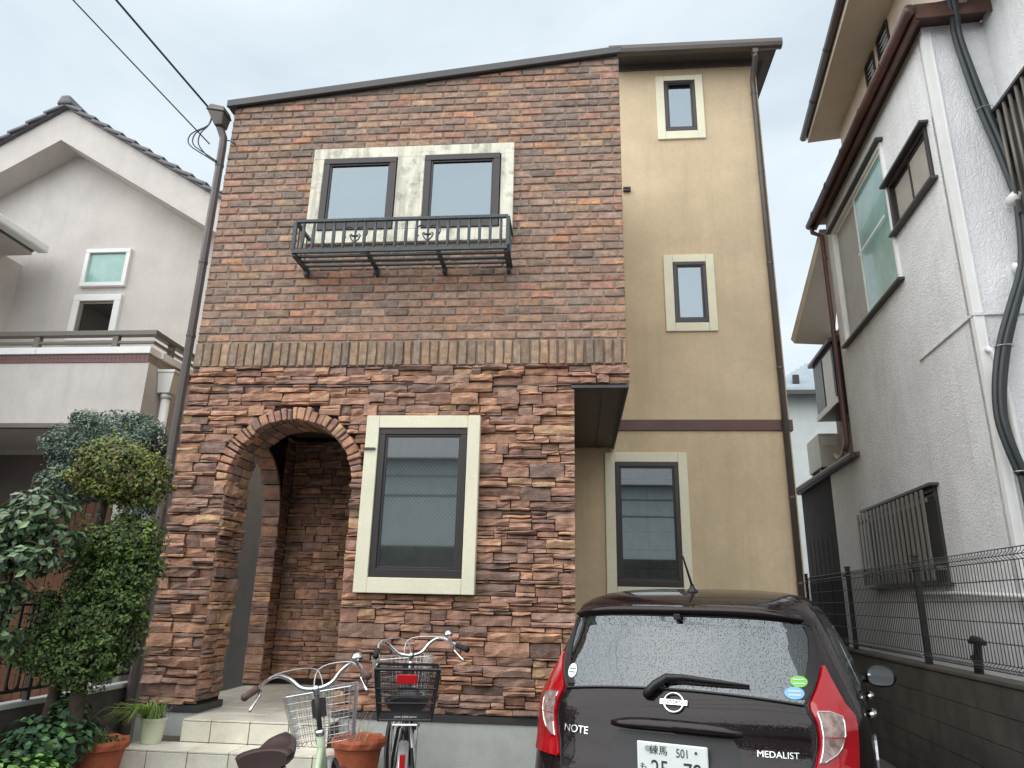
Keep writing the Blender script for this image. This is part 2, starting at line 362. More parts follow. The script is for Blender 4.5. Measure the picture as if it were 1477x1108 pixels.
# --- bricks
BP = [srgb(158, 118, 100), srgb(148, 112, 98), srgb(170, 122, 96), srgb(182, 124, 88), srgb(140, 112, 100), srgb(128, 104, 96), srgb(112, 98, 94), srgb(160, 106, 90), srgb(166, 132, 104), srgb(150, 120, 108), srgb(96, 84, 84)]
BW = [10, 10, 6, 3, 9, 9, 8, 7, 5, 10, 5]
def soften(P, mean, k): return [tuple(a * (1 - k) + b * k for a, b in zip(c_, mean)) for c_ in P]
BP = soften(BP, srgb(166, 143, 129), .36); BP = [(a * 1.24, b * 1.24, c_ * 1.16) for a, b, c_ in BP]
def brick_mesh(x0, x1, z0, z1, topf=None, proud=.012, col=None):
    m = MB(); j = .005
    bx = [x0, (x0 + x1) / 2, x1, x1, x1, (x0 + x1) / 2, x0, x0]; zm = (z0 + z1) / 2; bz = [z0, z0, z0, zm, z1, z1, z1, zm]
    cl = (lambda x, z: min(z, topf(x))) if topf else (lambda x, z: z)
    cx, cz = (x0 + x1) / 2, zm; P = []; ins = .006
    pr = proud + jit(.004)
    for x, z in zip(bx, bz): P.append((x, .0145, cl(x, z)))
    for x, z in zip(bx, bz):
        X = x + (ins if x < cx - 1e-6 else -ins if x > cx + 1e-6 else 0) + jit(j); Z = z + (ins if z < cz - 1e-6 else -ins if z > cz + 1e-6 else 0) + jit(j * .8)
        P.append((X, .014 - pr + jit(.0025), cl(X, Z) - (.002 if topf else 0)))
    P.append((cx, .014 - pr - .002, (P[8][2] + P[14][2]) / 2))
    f = [(i, (i + 1) % 8, 8 + (i + 1) % 8, 8 + i) for i in range(8)] + [(8 + i, 8 + (i + 1) % 8, 16) for i in range(8)]
    cols = []
    k2 = random.uniform(.75, 1.15); c2 = tuple(a * k2 for a in col)
    for p in P:
        t = (p[0] - x0) / max(1e-6, x1 - x0); k = random.uniform(.88, 1.1); cols.append(tuple((a * (1 - t) + b * t) * k for a, b in zip(col, c2)))
    m.add(P, f, cols); return m
def score(m):
    c_ = Vector((0, 0, 0))
    for p in m.v: c_ += Vector(p)
    c_ /= len(m.v); xs = [p[0] for p in m.v]; ys = [p[1] for p in m.v]; zs = [p[2] for p in m.v]
    return (max(xs) - min(xs)) * (max(zs) - min(zs)) / (c_ - CAMP).length_squared
bricks = []
row, z = 0, 3.545
while z < 6.36:
    zt = z + .0625; x = -3.238 - (0.0 if row % 2 else .103) - random.uniform(0, .03)
    while x < .408:
        L = .195 + jit(.006); a, b = max(x, -3.238), min(x + L, .408); x += L + .0105
        if b - a < .02: continue
        if z > ztop(b) - .06: continue
        segs = [(a, b)]
        for h in [(-2.36, -.565, 4.47, 5.395)]:
            if zt > h[2] and z < h[3]:
                ns = []
                for s_, e_ in segs:
                    if e_ <= h[0] or s_ >= h[1]: ns.append((s_, e_)); continue
                    if s_ < h[0]: ns.append((s_, h[0]))
                    if e_ > h[1]: ns.append((h[1], e_))
                segs = ns
        for s_, e_ in segs:
            if e_ - s_ < .02: continue
            col = random.choices(BP, BW)[0]; k = random.uniform(.85, 1.12); o_ = max(0, min(1, (4.6 - z) / 1.0)) * random.uniform(0, .45); col = tuple((v * (1 - o_) + w_ * o_) * k for v, w_ in zip(col, srgb(186, 136, 104)))
            needclip = zt > ztop(s_) - .04
            if needclip and ztop(s_) - .04 - z < .012: continue
            bricks.append(brick_mesh(s_, e_, z, zt, (lambda q: ztop(q) - .038) if needclip else None, col=col))
    z += .0728; row += 1
def emit(lst, name, m, parent, limit=300, restname=None):
    lst = sorted(lst, key=lambda q: -score(q))
    for q in lst[:limit]: q.build(name, m, parent)
    if lst[limit:]:
        j = MB()
        for q in lst[limit:]: j.add(q.v, q.f, q.c)
        j.build(restname or name + '_rest', m, parent, kind='stuff')
emit(bricks, 'brick', 'brick', brick_wall, 300, 'smaller_bricks')
SP = [srgb(172, 134, 110), srgb(150, 116, 100), srgb(178, 134, 104), srgb(142, 122, 112), srgb(122, 110, 106), srgb(166, 140, 118), srgb(178, 146, 120)]
SP = [(a * 1.1, b * 1.1, c_) for a, b, c_ in soften(SP, srgb(164, 140, 124), .55)]
x = -3.24
while x < .40:
    w = .066 + jit(.006); e = min(x + w, .41)
    col = random.choice(SP); k = random.uniform(.85, 1.12); brick_mesh(x, e, 3.318, 3.532, proud=.02, col=tuple(v * k for v in col)).build('soldier_brick', 'brick', brick_wall)
    x = e + .0095
# --- window maker (frame, pane, boards) on a wall of constant y
def window(parent, x0, x1, z0, z1, yf, pane='pane_sky', fw=.055, depth=.06, name='window', muntins=None, behind=('curtain', .10), sash=True):
    """frame outer rect x0..x1, z0..z1; yf = front face of the frame"""
    f = MB(); y1 = yf + depth
    f.box(x0, x1, yf, y1, z0, z0 + fw * 1.25); f.box(x0, x1, yf, y1, z1 - fw, z1); f.box(x0, x0 + fw, yf + .001, y1, z0 + fw * 1.25, z1 - fw); f.box(x1 - fw, x1, yf + .001, y1, z0 + fw * 1.25, z1 - fw)
    w = f.build(name, 'bronze_frame', parent, bevel=.004)
    if sash:
        s_ = MB(); a, b, c_, d = x0 + fw, x1 - fw, z0 + fw * 1.25, z1 - fw; t = .016; ya = yf + .012
        s_.box(a, b, ya, ya + .02, c_, c_ + t); s_.box(a, b, ya, ya + .02, d - t, d); s_.box(a, a + t, ya + .001, ya + .02, c_ + t, d - t); s_.box(b - t, b, ya + .001, ya + .02, c_ + t, d - t)
        s_.build('sash', 'bronze_frame', w, bevel=.002)
    p = MB(); p.add([(x0 + fw * .8, yf + .028, z0 + fw), (x1 - fw * .8, yf + .028, z0 + fw), (x1 - fw * .8, yf + .028, z1 - fw * .8), (x0 + fw * .8, yf + .028, z1 - fw * .8)], [(0, 1, 2, 3)])
    p.build('pane', pane, w)
    if muntins:
        nv, nh, r_ = muntins; m_ = MB()
        for i in range(1, nv + 1):
            xx = x0 + (x1 - x0) * i / (nv + 1); m_.box(xx - r_, xx + r_, yf + .032, yf + .04, z0 + fw, z1 - fw)
        for i in range(1, nh + 1):
            zz = z0 + (z1 - z0) * i / (nh + 1); m_.box(x0 + fw, x1 - fw, yf + .033, yf + .039, zz - r_, zz + r_)
        m_.build('glazing_bar', 'bronze_frame', w)
    if behind:
        q = MB(); rows = []
        for zz in (z0 - .05, z1 + .05):
            rows.append([(x0 - .05 + (x1 - x0 + .1) * i / 40, yf + behind[1] + .004 * math.sin(i * 1.35) * (1 if behind[0] != 'blind' else 0), zz) for i in range(41)])
        q.grid(rows).build('curtain', behind[0], w)
    return w
def boards(parent, rects, y0, y1, m):
    out = []
    for (a, b, c_, d) in rects:
        q = MB(); e = jit(.0015); q.box(a, b, y0 + e, y1, c_, d); out.append(q.build('trim_board', m, parent, bevel=.005))
    return out
for h in UW: window(H, h[0] - .002, h[1] + .002, h[2] - .004, h[3] + .002, -.042, 'pane_sky', .058, .1, behind=('curtain', .16))
boards(H, [(-2.385, -.54, 5.305, 5.418), (-2.385, -.54, 4.447, 4.57), (-2.385, -2.282, 4.571, 5.304), (-1.598, -1.346, 4.571, 5.304), (-.656, -.54, 4.571, 5.304)], -.028, .013, 'trim_mould')
# --- window-box railing
rail = MB(); yf, za, zb = -.335, 4.205, 4.485
xa, xb = -2.335, -.545
rail.box(xa, xb, yf - .014, yf + .014, zb - .014, zb + .014)
top = rail.build('railing', 'iron_green', H, bevel=.003)
q = MB(); q.box(xa, xb, yf - .013, yf + .013, za - .016, za + .016)
for yy in (-.245, -.16, -.07): q.box(xa + .01, xb - .01, yy - .014, yy + .014, za - .008, za + .004)
q.build('base_frame', 'iron_green', top)
for xx in (xa, xb):
    q = MB(); q.box(xx - .013, xx + .013, yf + .014, .015, zb - .013, zb + .013); q.box(xx - .013, xx + .013, yf + .013, .015, za - .015, za + .013)
    q.box(xx - .014, xx + .014, yf - .0145, yf + .0145, za + .016, zb - .014); q.build('side_rail', 'iron_green', top)
    for k in range(3):
        q = MB(); yy = -.25 + k * .085; q.tube([(xx, yy, za + .013), (xx, yy, zb - .013)], .007, 6); q.build('baluster', 'iron_green', top)
for xx in (-2.325, -1.70, -1.11, -.56):
    q = MB(); q.box(xx - .018, xx + .018, yf + .012, .01, za - .034, za - .017); q.box(xx - .016, xx + .016, -.06, .01, za - .075, za - .035); q.build('bracket', 'iron_green', top)
def baluster_mesh():
    m = MB(); n = 9; prev = []
    for i in range(n):
        t = i / (n - 1); z_ = .016 + t * (zb - za - .03); w = .0085 + .006 * math.sin(math.pi * t) ** 2; a = .9 * math.sin(math.pi * t)
        prev.append([(math.cos(a + k * math.pi / 2) * w * 1.2, math.sin(a + k * math.pi / 2) * w * 1.2, z_) for k in range(4)])
    v = [p for r_ in prev for p in r_]; f = [(i * 4 + k, i * 4 + (k + 1) % 4, i * 4 + 4 + (k + 1) % 4, i * 4 + 4 + k) for i in range(n - 1) for k in range(4)]
    m.add(v, f); return m
proto = None
xs = [xa + .075 + i * .0873 for i in range(20)]
for i, xx in enumerate(xs):
    if i in (5, 12): continue
    if proto is None:
        o = baluster_mesh().build('baluster', 'iron_green', top, local=True); proto = o
    else:
        o = proto.copy(); COL.objects.link(o); o.parent = top
    o.location = (xx + 1.4, yf, za)
for i in (5, 12):
    xx = xs[i] + .01; q = MB(); zc = za + .14
    q.box(xx - .008, xx + .008, yf - .006, yf + .006, za + .016, zb - .014)
    for sg in (-1, 1):
        pts = []
        for k in range(15):
            a = math.pi * 1.35 * k / 14; r_ = .062 - .028 * (k / 14)
            pts.append((xx + sg * (.062 - r_ * math.cos(a)) * .98, yf - .004, zc + .03 + r_ * math.sin(a) - .02 * k / 14))
        q.tube(pts, .006, 6)
        q.tube([(xx, yf - .004, zc - .07), (xx + sg * .03, yf - .004, zc - .04), (xx + sg * .045, yf - .004, zc - .005), (xx + sg * .03, yf - .004, zc + .01)], .006, 6)
    q.tube([(xx - .03, yf - .01, zc - .012), (xx + .03, yf - .01, zc - .012)], .009, 6)
    q.build('scroll_ornament', 'iron_green', top)
# --- ground-floor stone front: core with arch opening
AX, AZ, AR = -2.285, 2.345, .515
sc = MB()
sc.box(-3.22, AX - AR - .005, .032, .37, .64, 3.3)                       # pier
wall_holes(sc, AX + AR + .005, -.045, .66, 3.3, [(-1.56, -.85, 1.625, 2.775)], .032, .22, ID)
n = 24
for i in range(n):
    a0, a1 = math.pi * i / n, math.pi * (i + 1) / n
    p0 = (AX - (AR + .005) * math.cos(a0), AZ + (AR + .005) * math.sin(a0)); p1 = (AX - (AR + .005) * math.cos(a1), AZ + (AR + .005) * math.sin(a1))
    sc.hexa([(p0[0], .032, p0[1]), (p1[0], .032, p1[1]), (p1[0], .37, p1[1]), (p0[0], .37, p0[1]), (p0[0], .032, 3.3), (p1[0], .032, 3.3), (p1[0], .37, 3.3), (p0[0], .37, 3.3)])
sc.box(AX + AR + .005, AX + AR + .2, .22, 1.95, .66, 3.14)                 # inner right cheek
sc.box(-.045, .405, .032, .22, 3.16, 3.3)
sc.box(-3.22, -1.57, 1.93, 2.1, .64, 3.14)                               # porch back wall
# left porch wall with its own arch
SY, SZ, SR = 1.035, 2.25, .66
sc.box(-3.22, -3.06, SY + SR, 1.93, .64, 3.14)
for i in range(16):
    a0, a1 = math.pi * i / 16, math.pi * (i + 1) / 16
    p0 = (SY - SR * math.cos(a0), SZ + SR * math.sin(a0)); p1 = (SY - SR * math.cos(a1), SZ + SR * math.sin(a1))
    sc.hexa([(-3.22, p0[0], p0[1]), (-3.06, p0[0], p0[1]), (-3.06, p1[0], p1[1]), (-3.22, p1[0], p1[1]), (-3.22, p0[0], 3.14), (-3.06, p0[0], 3.14), (-3.06, p1[0], 3.14), (-3.22, p1[0], 3.14)])
stone_wall = sc.build('stone_wall', 'stone_back', H)
STP = [srgb(172, 126, 104), srgb(156, 112, 96), srgb(186, 138, 108), srgb(140, 102, 92), srgb(126, 98, 92), srgb(168, 118, 92), srgb(108, 86, 84), srgb(178, 142, 108), srgb(150, 118, 108), srgb(96, 78, 78)]
STW = [10, 10, 6, 8, 6, 7, 4, 5, 6, 2]
STP = soften(STP, srgb(178, 146, 126), .3); STP = [(a * 1.28, b * 1.29, c_ * 1.24) for a, b, c_ in STP]
def stone_mesh(T, u0, u1, z0, z1, pr):
    m = MB(); nx = max(2, min(5, int((u1 - u0) / .06))); nz = 2
    col = random.choices(STP, STW)[0]; k = random.uniform(.8, 1.12); col = tuple(v * k for v in col); k2 = random.uniform(.75, 1.2); c2 = tuple(v * k2 for v in col)
    fl = random.uniform(.25, .75); st = jit(.016); rows = []; cols = []
    bot = [jit(.004) for _ in range(nx + 1)]; tp = [jit(.004) for _ in range(nx + 1)]
    for r_ in range(nz + 1):
        row_ = []
        for i in range(nx + 1):
            u = u0 + (u1 - u0) * i / nx; v = r_ / nz
            if r_ == 1: v = fl + jit(.14)
            z_ = z0 + (z1 - z0) * v + (bot[i] * (1 - v) + tp[i] * v)
            d = pr + jit(.008) + (st if v > fl - .02 else 0) - (.008 if r_ in (0, nz) else 0) - (.006 if i in (0, nx) else 0)
            row_.append(T(u + jit(.003), max(.006, d), z_)); t = i / nx; s_ = random.uniform(.82, 1.14); cols.append(tuple((a * (1 - t) + b * t) * s_ for a, b in zip(col, c2)))
        rows.append(row_)
    m.grid(rows, cols)
    ring = rows[0] + [r_[-1] for r_ in rows[1:]] + rows[-1][-2::-1] + [rows[k_][0] for k_ in range(nz - 1, 0, -1)]
    base = [T(u0 + (u1 - u0) * i / nx, -.004, z0) for i in range(nx + 1)] + [T(u1, -.004, z0 + (z1 - z0) * k_ / nz) for k_ in range(1, nz + 1)] + [T(u0 + (u1 - u0) * i / nx, -.004, z1) for i in range(nx - 1, -1, -1)] + [T(u0, -.004, z0 + (z1 - z0) * k_ / nz) for k_ in range(nz - 1, 0, -1)]
    nn = len(ring); m.add(ring + base, [(nn + i, nn + (i + 1) % nn, (i + 1) % nn, i) for i in range(nn)], tuple(v * .8 for v in col))
    return m
stones = []
def lay(T, u0, u1, z0, z1, excl=None, out=stones, dmin=.012, dmax=.062, lmin=.13, lmax=.36):
    z_ = z0; r_ = 0
    while z_ < z1 - .012:
        h = random.choice([.045, .06, .075, .09, .105]); h = min(h, z1 - z_)
        if z1 - (z_ + h) < .03: h = z1 - z_
        ivs = [(u0, u1)]
        for ex in (excl(z_, z_ + h) if excl else []):
            ns = []
            for a, b in ivs:
                if b <= ex[0] or a >= ex[1]: ns.append((a, b)); continue
                if a < ex[0]: ns.append((a, ex[0]))
                if b > ex[1]: ns.append((ex[1], b))
            ivs = ns
        for a, b in ivs:
            if b - a < .015: continue
            u = a
            while u < b - .004:
                L = random.uniform(lmin, lmax) * (1 if random.random() > .25 else .55)
                if b - (u + L) < .07: L = b - u
                pr = random.uniform(dmin, dmax); gp = .003
                if h > .055 and random.random() < .7:
                    t = random.choice([.26, .36, .5, .64, .74]); uu = u; zm = z_ + h * t
                    for (q0, q1) in ((z_, zm), (zm, z_ + h)):
                        if L > .24 and random.random() < .6:
                            sp = u + L * random.uniform(.3, .7)
                            stones_ = [(u, sp), (sp, u + L)]
                        else: stones_ = [(u, u + L)]
                        for s0, s1 in stones_: out.append(stone_mesh(T, s0 + gp, s1 - gp, q0 + gp, q1 - gp, random.uniform(dmin, dmax)))
                else: out.append(stone_mesh(T, u + gp, u + L - gp, z_ + gp, z_ + h - gp, pr))
                u += L
        z_ += h; r_ += 1
def ex_front(a, b):
    zm = (a + b) / 2; e = []
    RO = .622
    if zm < AZ: e.append((AX - AR, AX + AR))
    elif zm < AZ + RO: hw = math.sqrt(RO * RO - (zm - AZ) ** 2); e.append((AX - hw, AX + hw))
    if b > 1.54 and a < 2.85: e.append((-1.645, -.77))
    return e
lay(lambda u, d, z_: (u, .032 - d, z_), -3.245, -.012, .70, 3.155, ex_front)
lay(lambda u, d, z_: (u, .032 - d, z_), -3.245, .43, 3.157, 3.312, None)
lay(lambda u, d, z_: (AX - AR - .006 + d * .8, u, z_), .0, .375, .72, AZ + .02, None)                 # pier cheek
lay(lambda u, d, z_: (u, 1.93 - d, z_), -3.05, -1.76, .70, 3.10, None, dmax=.035)                      # porch back
lay(lambda u, d, z_: (u, SY + SR - d * .6, z_), -3.23, -3.05, .66, SZ + .05, None, dmax=.03)            # far jamb
lay(lambda u, d, z_: (-3.06 + d * .6, u, z_), SY + SR, 1.92, .66, 3.1, None, dmax=.03)
lay(lambda u, d, z_: (.405 + d * .5, u, z_), .05, 2.38, 3.157, 3.312, None, dmax=.03)
emit(stones, 'stone', 'stone', stone_wall, 300, 'smaller_stones')
# arch ring
a = -4.0
k = 0
while a < 184:
    w = random.uniform(3.2, 7.0); a0, a1 = R(a), R(min(a + w, 184.5)); a += w + .35
    col = random.choices(STP, STW)[0]; col = tuple(v * random.uniform(1.0, 1.02) for v in col); r0, r1 = AR - .012 + jit(.008),   .618 + jit(.014); y0 = -.018 + jit(.012)
    m = MB(); P = []
    for (yy, e) in ((y0, .008), (.06, 0)):
        for (rr, aa) in ((r0 + e, a0 + e), (r1 - e, a0 + e), (r1 - e, a1 - e), (r0 + e, a1 - e)):
            P.append((AX - rr * math.cos(aa) + jit(.004), yy + jit(.003), AZ + rr * math.sin(aa) + jit(.004)))
    m.add(P, [(0, 1, 2, 3), (7, 6, 5, 4), (0, 4, 5, 1), (1, 5, 6, 2), (2, 6, 7, 3), (3, 7, 4, 0)], [tuple(v * kk for v in col) for kk in [random.uniform(.8, 1.15) for _ in P]])
    m.build('arch_stone', 'stone', stone_wall, bevel=.008)
    k += 1
for ring, (y0, y1) in enumerate(((.062, .21), (.212, .37))):
    for i in range(22):
        a0, a1 = math.pi * i / 22 + .006, math.pi * (i + 1) / 22 - .006; kk = random.uniform(.7, 1); col = tuple(v * kk for v in random.choice(STP)); e = jit(.006)
        m = MB(); m.add([(AX - rr * math.cos(aa), yy, AZ + rr * math.sin(aa)) for yy in (y0, y1 - .004) for (rr, aa) in ((AR - .014 + e, a0), (AR + .006, a0), (AR + .006, a1), (AR - .014 + e, a1))], [(0, 1, 2, 3), (7, 6, 5, 4), (0, 4, 5, 1), (1, 5, 6, 2), (2, 6, 7, 3), (3, 7, 4, 0)], col); m.build('arch_stone', 'stone', stone_wall, bevel=.004)
for i in range(12):
    a0, a1 = math.pi * i / 12 + .01, math.pi * (i + 1) / 12 - .01; col = random.choice(STP)
    m = MB(); m.add([(xx, SY - rr * math.cos(aa), SZ + rr * math.sin(aa)) for xx in (-3.235, -3.045) for (rr, aa) in ((SR - .02 + jit(.006), a0), (SR + .01, a0), (SR + .01, a1), (SR - .02 + jit(.006), a1))], [(0, 1, 2, 3), (7, 6, 5, 4), (0, 4, 5, 1), (1, 5, 6, 2), (2, 6, 7, 3), (3, 7, 4, 0)], col); m.build('arch_stone', 'stone', stone_wall, bevel=.006)
# lower window
window(H, -1.557, -.853, 1.628, 2.772, -.055, 'pane_wired', .05, .13, behind=('curtain_grey', .3))
boards(H, [(-1.56, -.85, 2.773, 2.874), (-1.56, -.85, 1.515, 1.627), (-1.665, -1.561, 1.515, 2.874), (-.849, -.752, 1.515, 2.874)], -.07, .0, 'trim_clean')
q = MB(); q.box(-1.672, -1.575, -.09, -.071, 2.595, 2.609); q.build('window_catch', 'dark_metal', H)
# porch ceiling, soffit
q = MB(); q.box(-3.2, .40, .0, 2.39, 3.142, 3.152); q.build('soffit', 'soffit', H)
q = MB(); q.box(-.04, .418, .0, .022, 3.118, 3.155); q.box(.40, .418, .022, 2.38, 3.118, 3.155); q.build('drip_edge', 'dark_metal', H)
q = MB(); q.box(.22, .25, .03, 2.38, 3.130, 3.1425); q.build('soffit_vent', 'dark_metal', H)
# plinth and drip strip
for (a, b, y_) in ((-3.245, -2.76, .37), (-1.75, -.03, .2)):
    q = MB(); q.box(a, b, .005, y_, 0, .652); q.build('foundation', 'concrete', H, bevel=.01)
    q = MB(); q.box(a - .01, b + .002, -.008, y_ - .01, .653, .697); q.build('drip_strip', 'dark_metal', H)
# porch steps and floor tiles
st = MB(); st.box(-2.735, -1.70, -.232, 1.92, 0, .637); st.box(-3.015, -1.50, -.512, .0, 0, .492); st.box(-3.2, -2.735, .36, 1.92, 0, .637)
steps = st.build('porch_steps', 'grout', H)
def tiles(x0, x1, js, kind, c0, c1, fixed):
    xs_ = [x0] + js + [x1]
    for a, b in zip(xs_, xs_[1:]):
        if b - a < .03: continue
        q = MB(); g_ = .003
        if kind == 'tread': q.box(a + g_, b - g_, c0 + g_, c1 - g_, fixed - .012, fixed + jit(.0008))
        else: q.box(a + g_, b - g_, fixed + jit(.0008), fixed + .012, c0 + g_, c1 - g_)
        q.build('tile', 'tile', steps, bevel=.0025)
ju = [-2.533 + .278 * i for i in range(3)]
tiles(-2.741, -1.695, ju, 'riser', .50, .633, -.244)
yy = -.246
while yy < 1.9:
    y2 = min(yy + .298, 1.92); tiles(-2.741, -1.695, ju, 'tread', yy, y2, .646)
    if yy > .3: tiles(-3.2, -2.741, [-3.09, -2.81] if False else [-2.811], 'tread', max(yy, .36), y2, .646)
    yy = y2
jl = [-2.807 + .279 * i for i in range(5)]
tiles(-3.022, -1.495, jl, 'riser', .345, .489, -.526); tiles(-3.022, -1.495, jl, 'riser', .19, .343, -.525)
tiles(-3.022, -1.495, jl, 'tread', -.528, -.246, .501)
for z0_, z1_ in ((.50, .633),):
    q = MB(); q.box(-2.743, -2.736, -.24, -.0, z0_, z1_); q.build('tile', 'tile', steps)
# --- beige tower
YB = 2.40
WB = [(1.165, 1.555, 7.262, 8.03), (1.165, 1.545, 4.632, 5.405), (.426, 1.108, 1.655, 2.975)]
tw = MB(); wall_holes(tw, -.02, 2.35, 0, 3.40, [WB[2]], YB, YB + .2, ID); wall_holes(tw, .43, 2.35, 3.40, 8.31, WB[:2], YB, YB + .2, ID)
tw.box(2.15, 2.35, YB + .2, 8, 0, 8.31); tw.box(.43, .6, YB + .2, 8, 3.4, 8.31); tw.box(.6, 2.15, 7.8, 8, 0, 8.31); tw.box(-.045, -.02, .22, YB, 0, 3.14)
stucco = tw.build('stucco_wall', 'stucco_beige', H)
for i, h in enumerate(WB):
    window(H, h[0] - .002, h[1] + .002, h[2] - .003, h[3] + .003, YB - .03, ('pane_sky', 'pane_sky', 'pane_dark')[i], .042 if i < 2 else .05, .08, muntins=(1, 6, .006) if i == 2 else None, behind=('curtain', .22) if i < 2 else ('curtain_grey', .35))
O = [(1.058, 1.658, 7.142, 8.108), (1.053, 1.645, 4.521, 5.506), (.313, 1.21, 1.53, 3.085)]
for i, (o_, h) in enumerate(zip(O, WB)):
    m = ('trim_clean', 'trim_mould', 'trim_clean')[i]
    boards(H, [(h[0] - .003, h[1] + .003, h[3] + .004, o_[3]), (h[0] - .003, h[1] + .003, o_[2], h[2] - .004), (o_[0], h[0] - .004, o_[2], o_[3]), (h[1] + .004, o_[1], o_[2], o_[3])], YB - .028, YB + .001, 'trim_clean')
q = MB(); q.box(-.02, 2.378, YB - .022, YB + .001, 3.338, 3.462); q.box(2.351, 2.378, YB + .001, 5, 3.338, 3.462); q.build('band', 'brown_metal', H, bevel=.004)
q = MB(); q.box(.43, 2.36, YB - .03, YB + .0, 8.225, 8.31); q.build('frieze_board', 'pipe_brown', H, bevel=.004)
q = MB(); q.box(.41, 2.56, 2.12, 8.2, 8.311, 8.325); tr = q.build('eave_soffit', 'pipe_brown', H)
q = MB(); q.hexa([(.43, 2.10, 8.326), (2.585, 2.10, 8.326), (2.585, 8.2, 8.326), (.43, 8.2, 8.326), (.43, 2.10, 8.34), (2.585, 2.10, 8.34), (2.585, 8.2, 8.6), (.43, 8.2, 8.6)]); q.build('tower_roof', 'dark_metal', H)
for k in range(4):
    q = MB(); q.box(2.37 + k * .028, 2.385 + k * .028, YB + .02, 6, 8.30, 8.312); q.build('eave_slat', 'dark_metal', tr)
q = MB(); pts = []
prof = [(-.055, .055), (-.06, .0), (-.045, -.045), (0, -.055), (.04, -.045), (.045, .05)]
rows = [[(xx, 2.075 + p[0], 8.262 + p[1]) for p in prof] for xx in (.44, 1.0, 1.8, 2.60)]
q.grid(rows); q.add(rows[0], [tuple(range(6))]); q.add(rows[-1], [tuple(range(6))[::-1]]); gut = q.build('gutter', 'pipe_brown', H)
q = MB(); q.box(2.235, 2.305, 2.05, 2.12, 8.14, 8.21); q.build('gutter_outlet', 'pipe_brown', gut, bevel=.006)
q = MB(); q.tube([(2.27, 2.085, 8.15), (2.27, 2.09, 8.11), (2.285, 2.335, 7.97), (2.285, 2.345, 7.8), (2.285, 2.345, 0.05)], .034, 10); dp = q.build('downpipe', 'pipe_brown', H, smooth=True)
for zz in (7.75, 6.6, 5.35, 4.05, 2.6, 1.72):
    q = MB(); q.tube([(2.285, 2.345, zz - .012), (2.285, 2.345, zz + .012)], .039, 10); q.build('pipe_clip', 'pipe_brown', dp)
q = MB(); q.box(.60, .69, YB - .05, YB, 6.40, 6.418); q.box(.60, .69, YB - .05, YB, 6.432, 6.45); q.build('wall_bracket', 'bronze_frame', H)
# left downpipe and top outlet
q = MB(); q.tube([(-3.36, -.02, 5.74), (-3.305, .0, 5.60), (-3.30, .0, 5.50), (-3.30, .0, .1)], .036, 8); dp = q.build('downpipe', 'pipe_brown', H)
for zz in (5.3, 4.3, 3.6, 2.4, 1.2):
    q = MB(); q.tube([(-3.30, .0, zz - .012), (-3.30, .0, zz + .012)], .041, 8); q.build('pipe_clip', 'pipe_brown', dp)
q = MB(); q.hexa([(-3.38, -.07, 5.70), (-3.30, -.07, 5.70), (-3.30, .03, 5.70), (-3.38, .03, 5.70), (-3.46, -.10, 5.86), (-3.29, -.10, 5.82), (-3.29, .05, 5.82), (-3.46, .05, 5.86)]); q.hexa([(-3.47, -.11, 5.861), (-3.28, -.11, 5.821), (-3.28, .06, 5.821), (-3.47, .06, 5.861), (-3.44, -.09, 5.93), (-3.30, -.09, 5.89), (-3.30, .04, 5.89), (-3.44, .04, 5.93)])
q.build('gutter_head', 'pipe_brown', H, bevel=.01)
q = MB(); q.box(-3.30, -.0, -.0, .0, 0, 0) if False else q.tube([(-3.25, -.03, 5.55), (-3.20, -.06, 5.52), (-3.16, -.03, 5.50), (-3.2, -.01, 5.56)], .006, 6); q.build('wire_hook', 'dark_metal', H)

# ------------------------------------------------------------------ house on the left
LH = thing('stucco_house', 'pale grey stucco house with tiled gable roof and balcony, left of the brick house', 'house', (-6.5, 2.2, 0))
GY, BY = 2.2, 1.0
w1 = (-6.205, -5.605, 5.13, 5.65); w2 = (-6.235, -5.61, 4.40, 5.015)
q = MB(); wall_holes(q, -9.1, -4.30, 3.0, 6.0, [(w1[0] + .03, w1[1] - .03, w1[2] + .03, w1[3] - .03), (w2[0] + .03, w2[1] - .03, w2[2] + .03, w2[3] - .03)], GY, GY + .2, ID)
q.prism([(-9.1, GY, 6.0), (-4.30, GY, 6.0), (-6.6, GY, 7.48), (-6.7, GY, 7.48)], (0, .2, 0)); q.box(-4.5, -4.30, GY + .2, 9, 0, 6.0); q.box(-9.1, -4.5, 8.8, 9, 0, 6.0)
q.build('gable_wall', 'stucco_grey', LH)
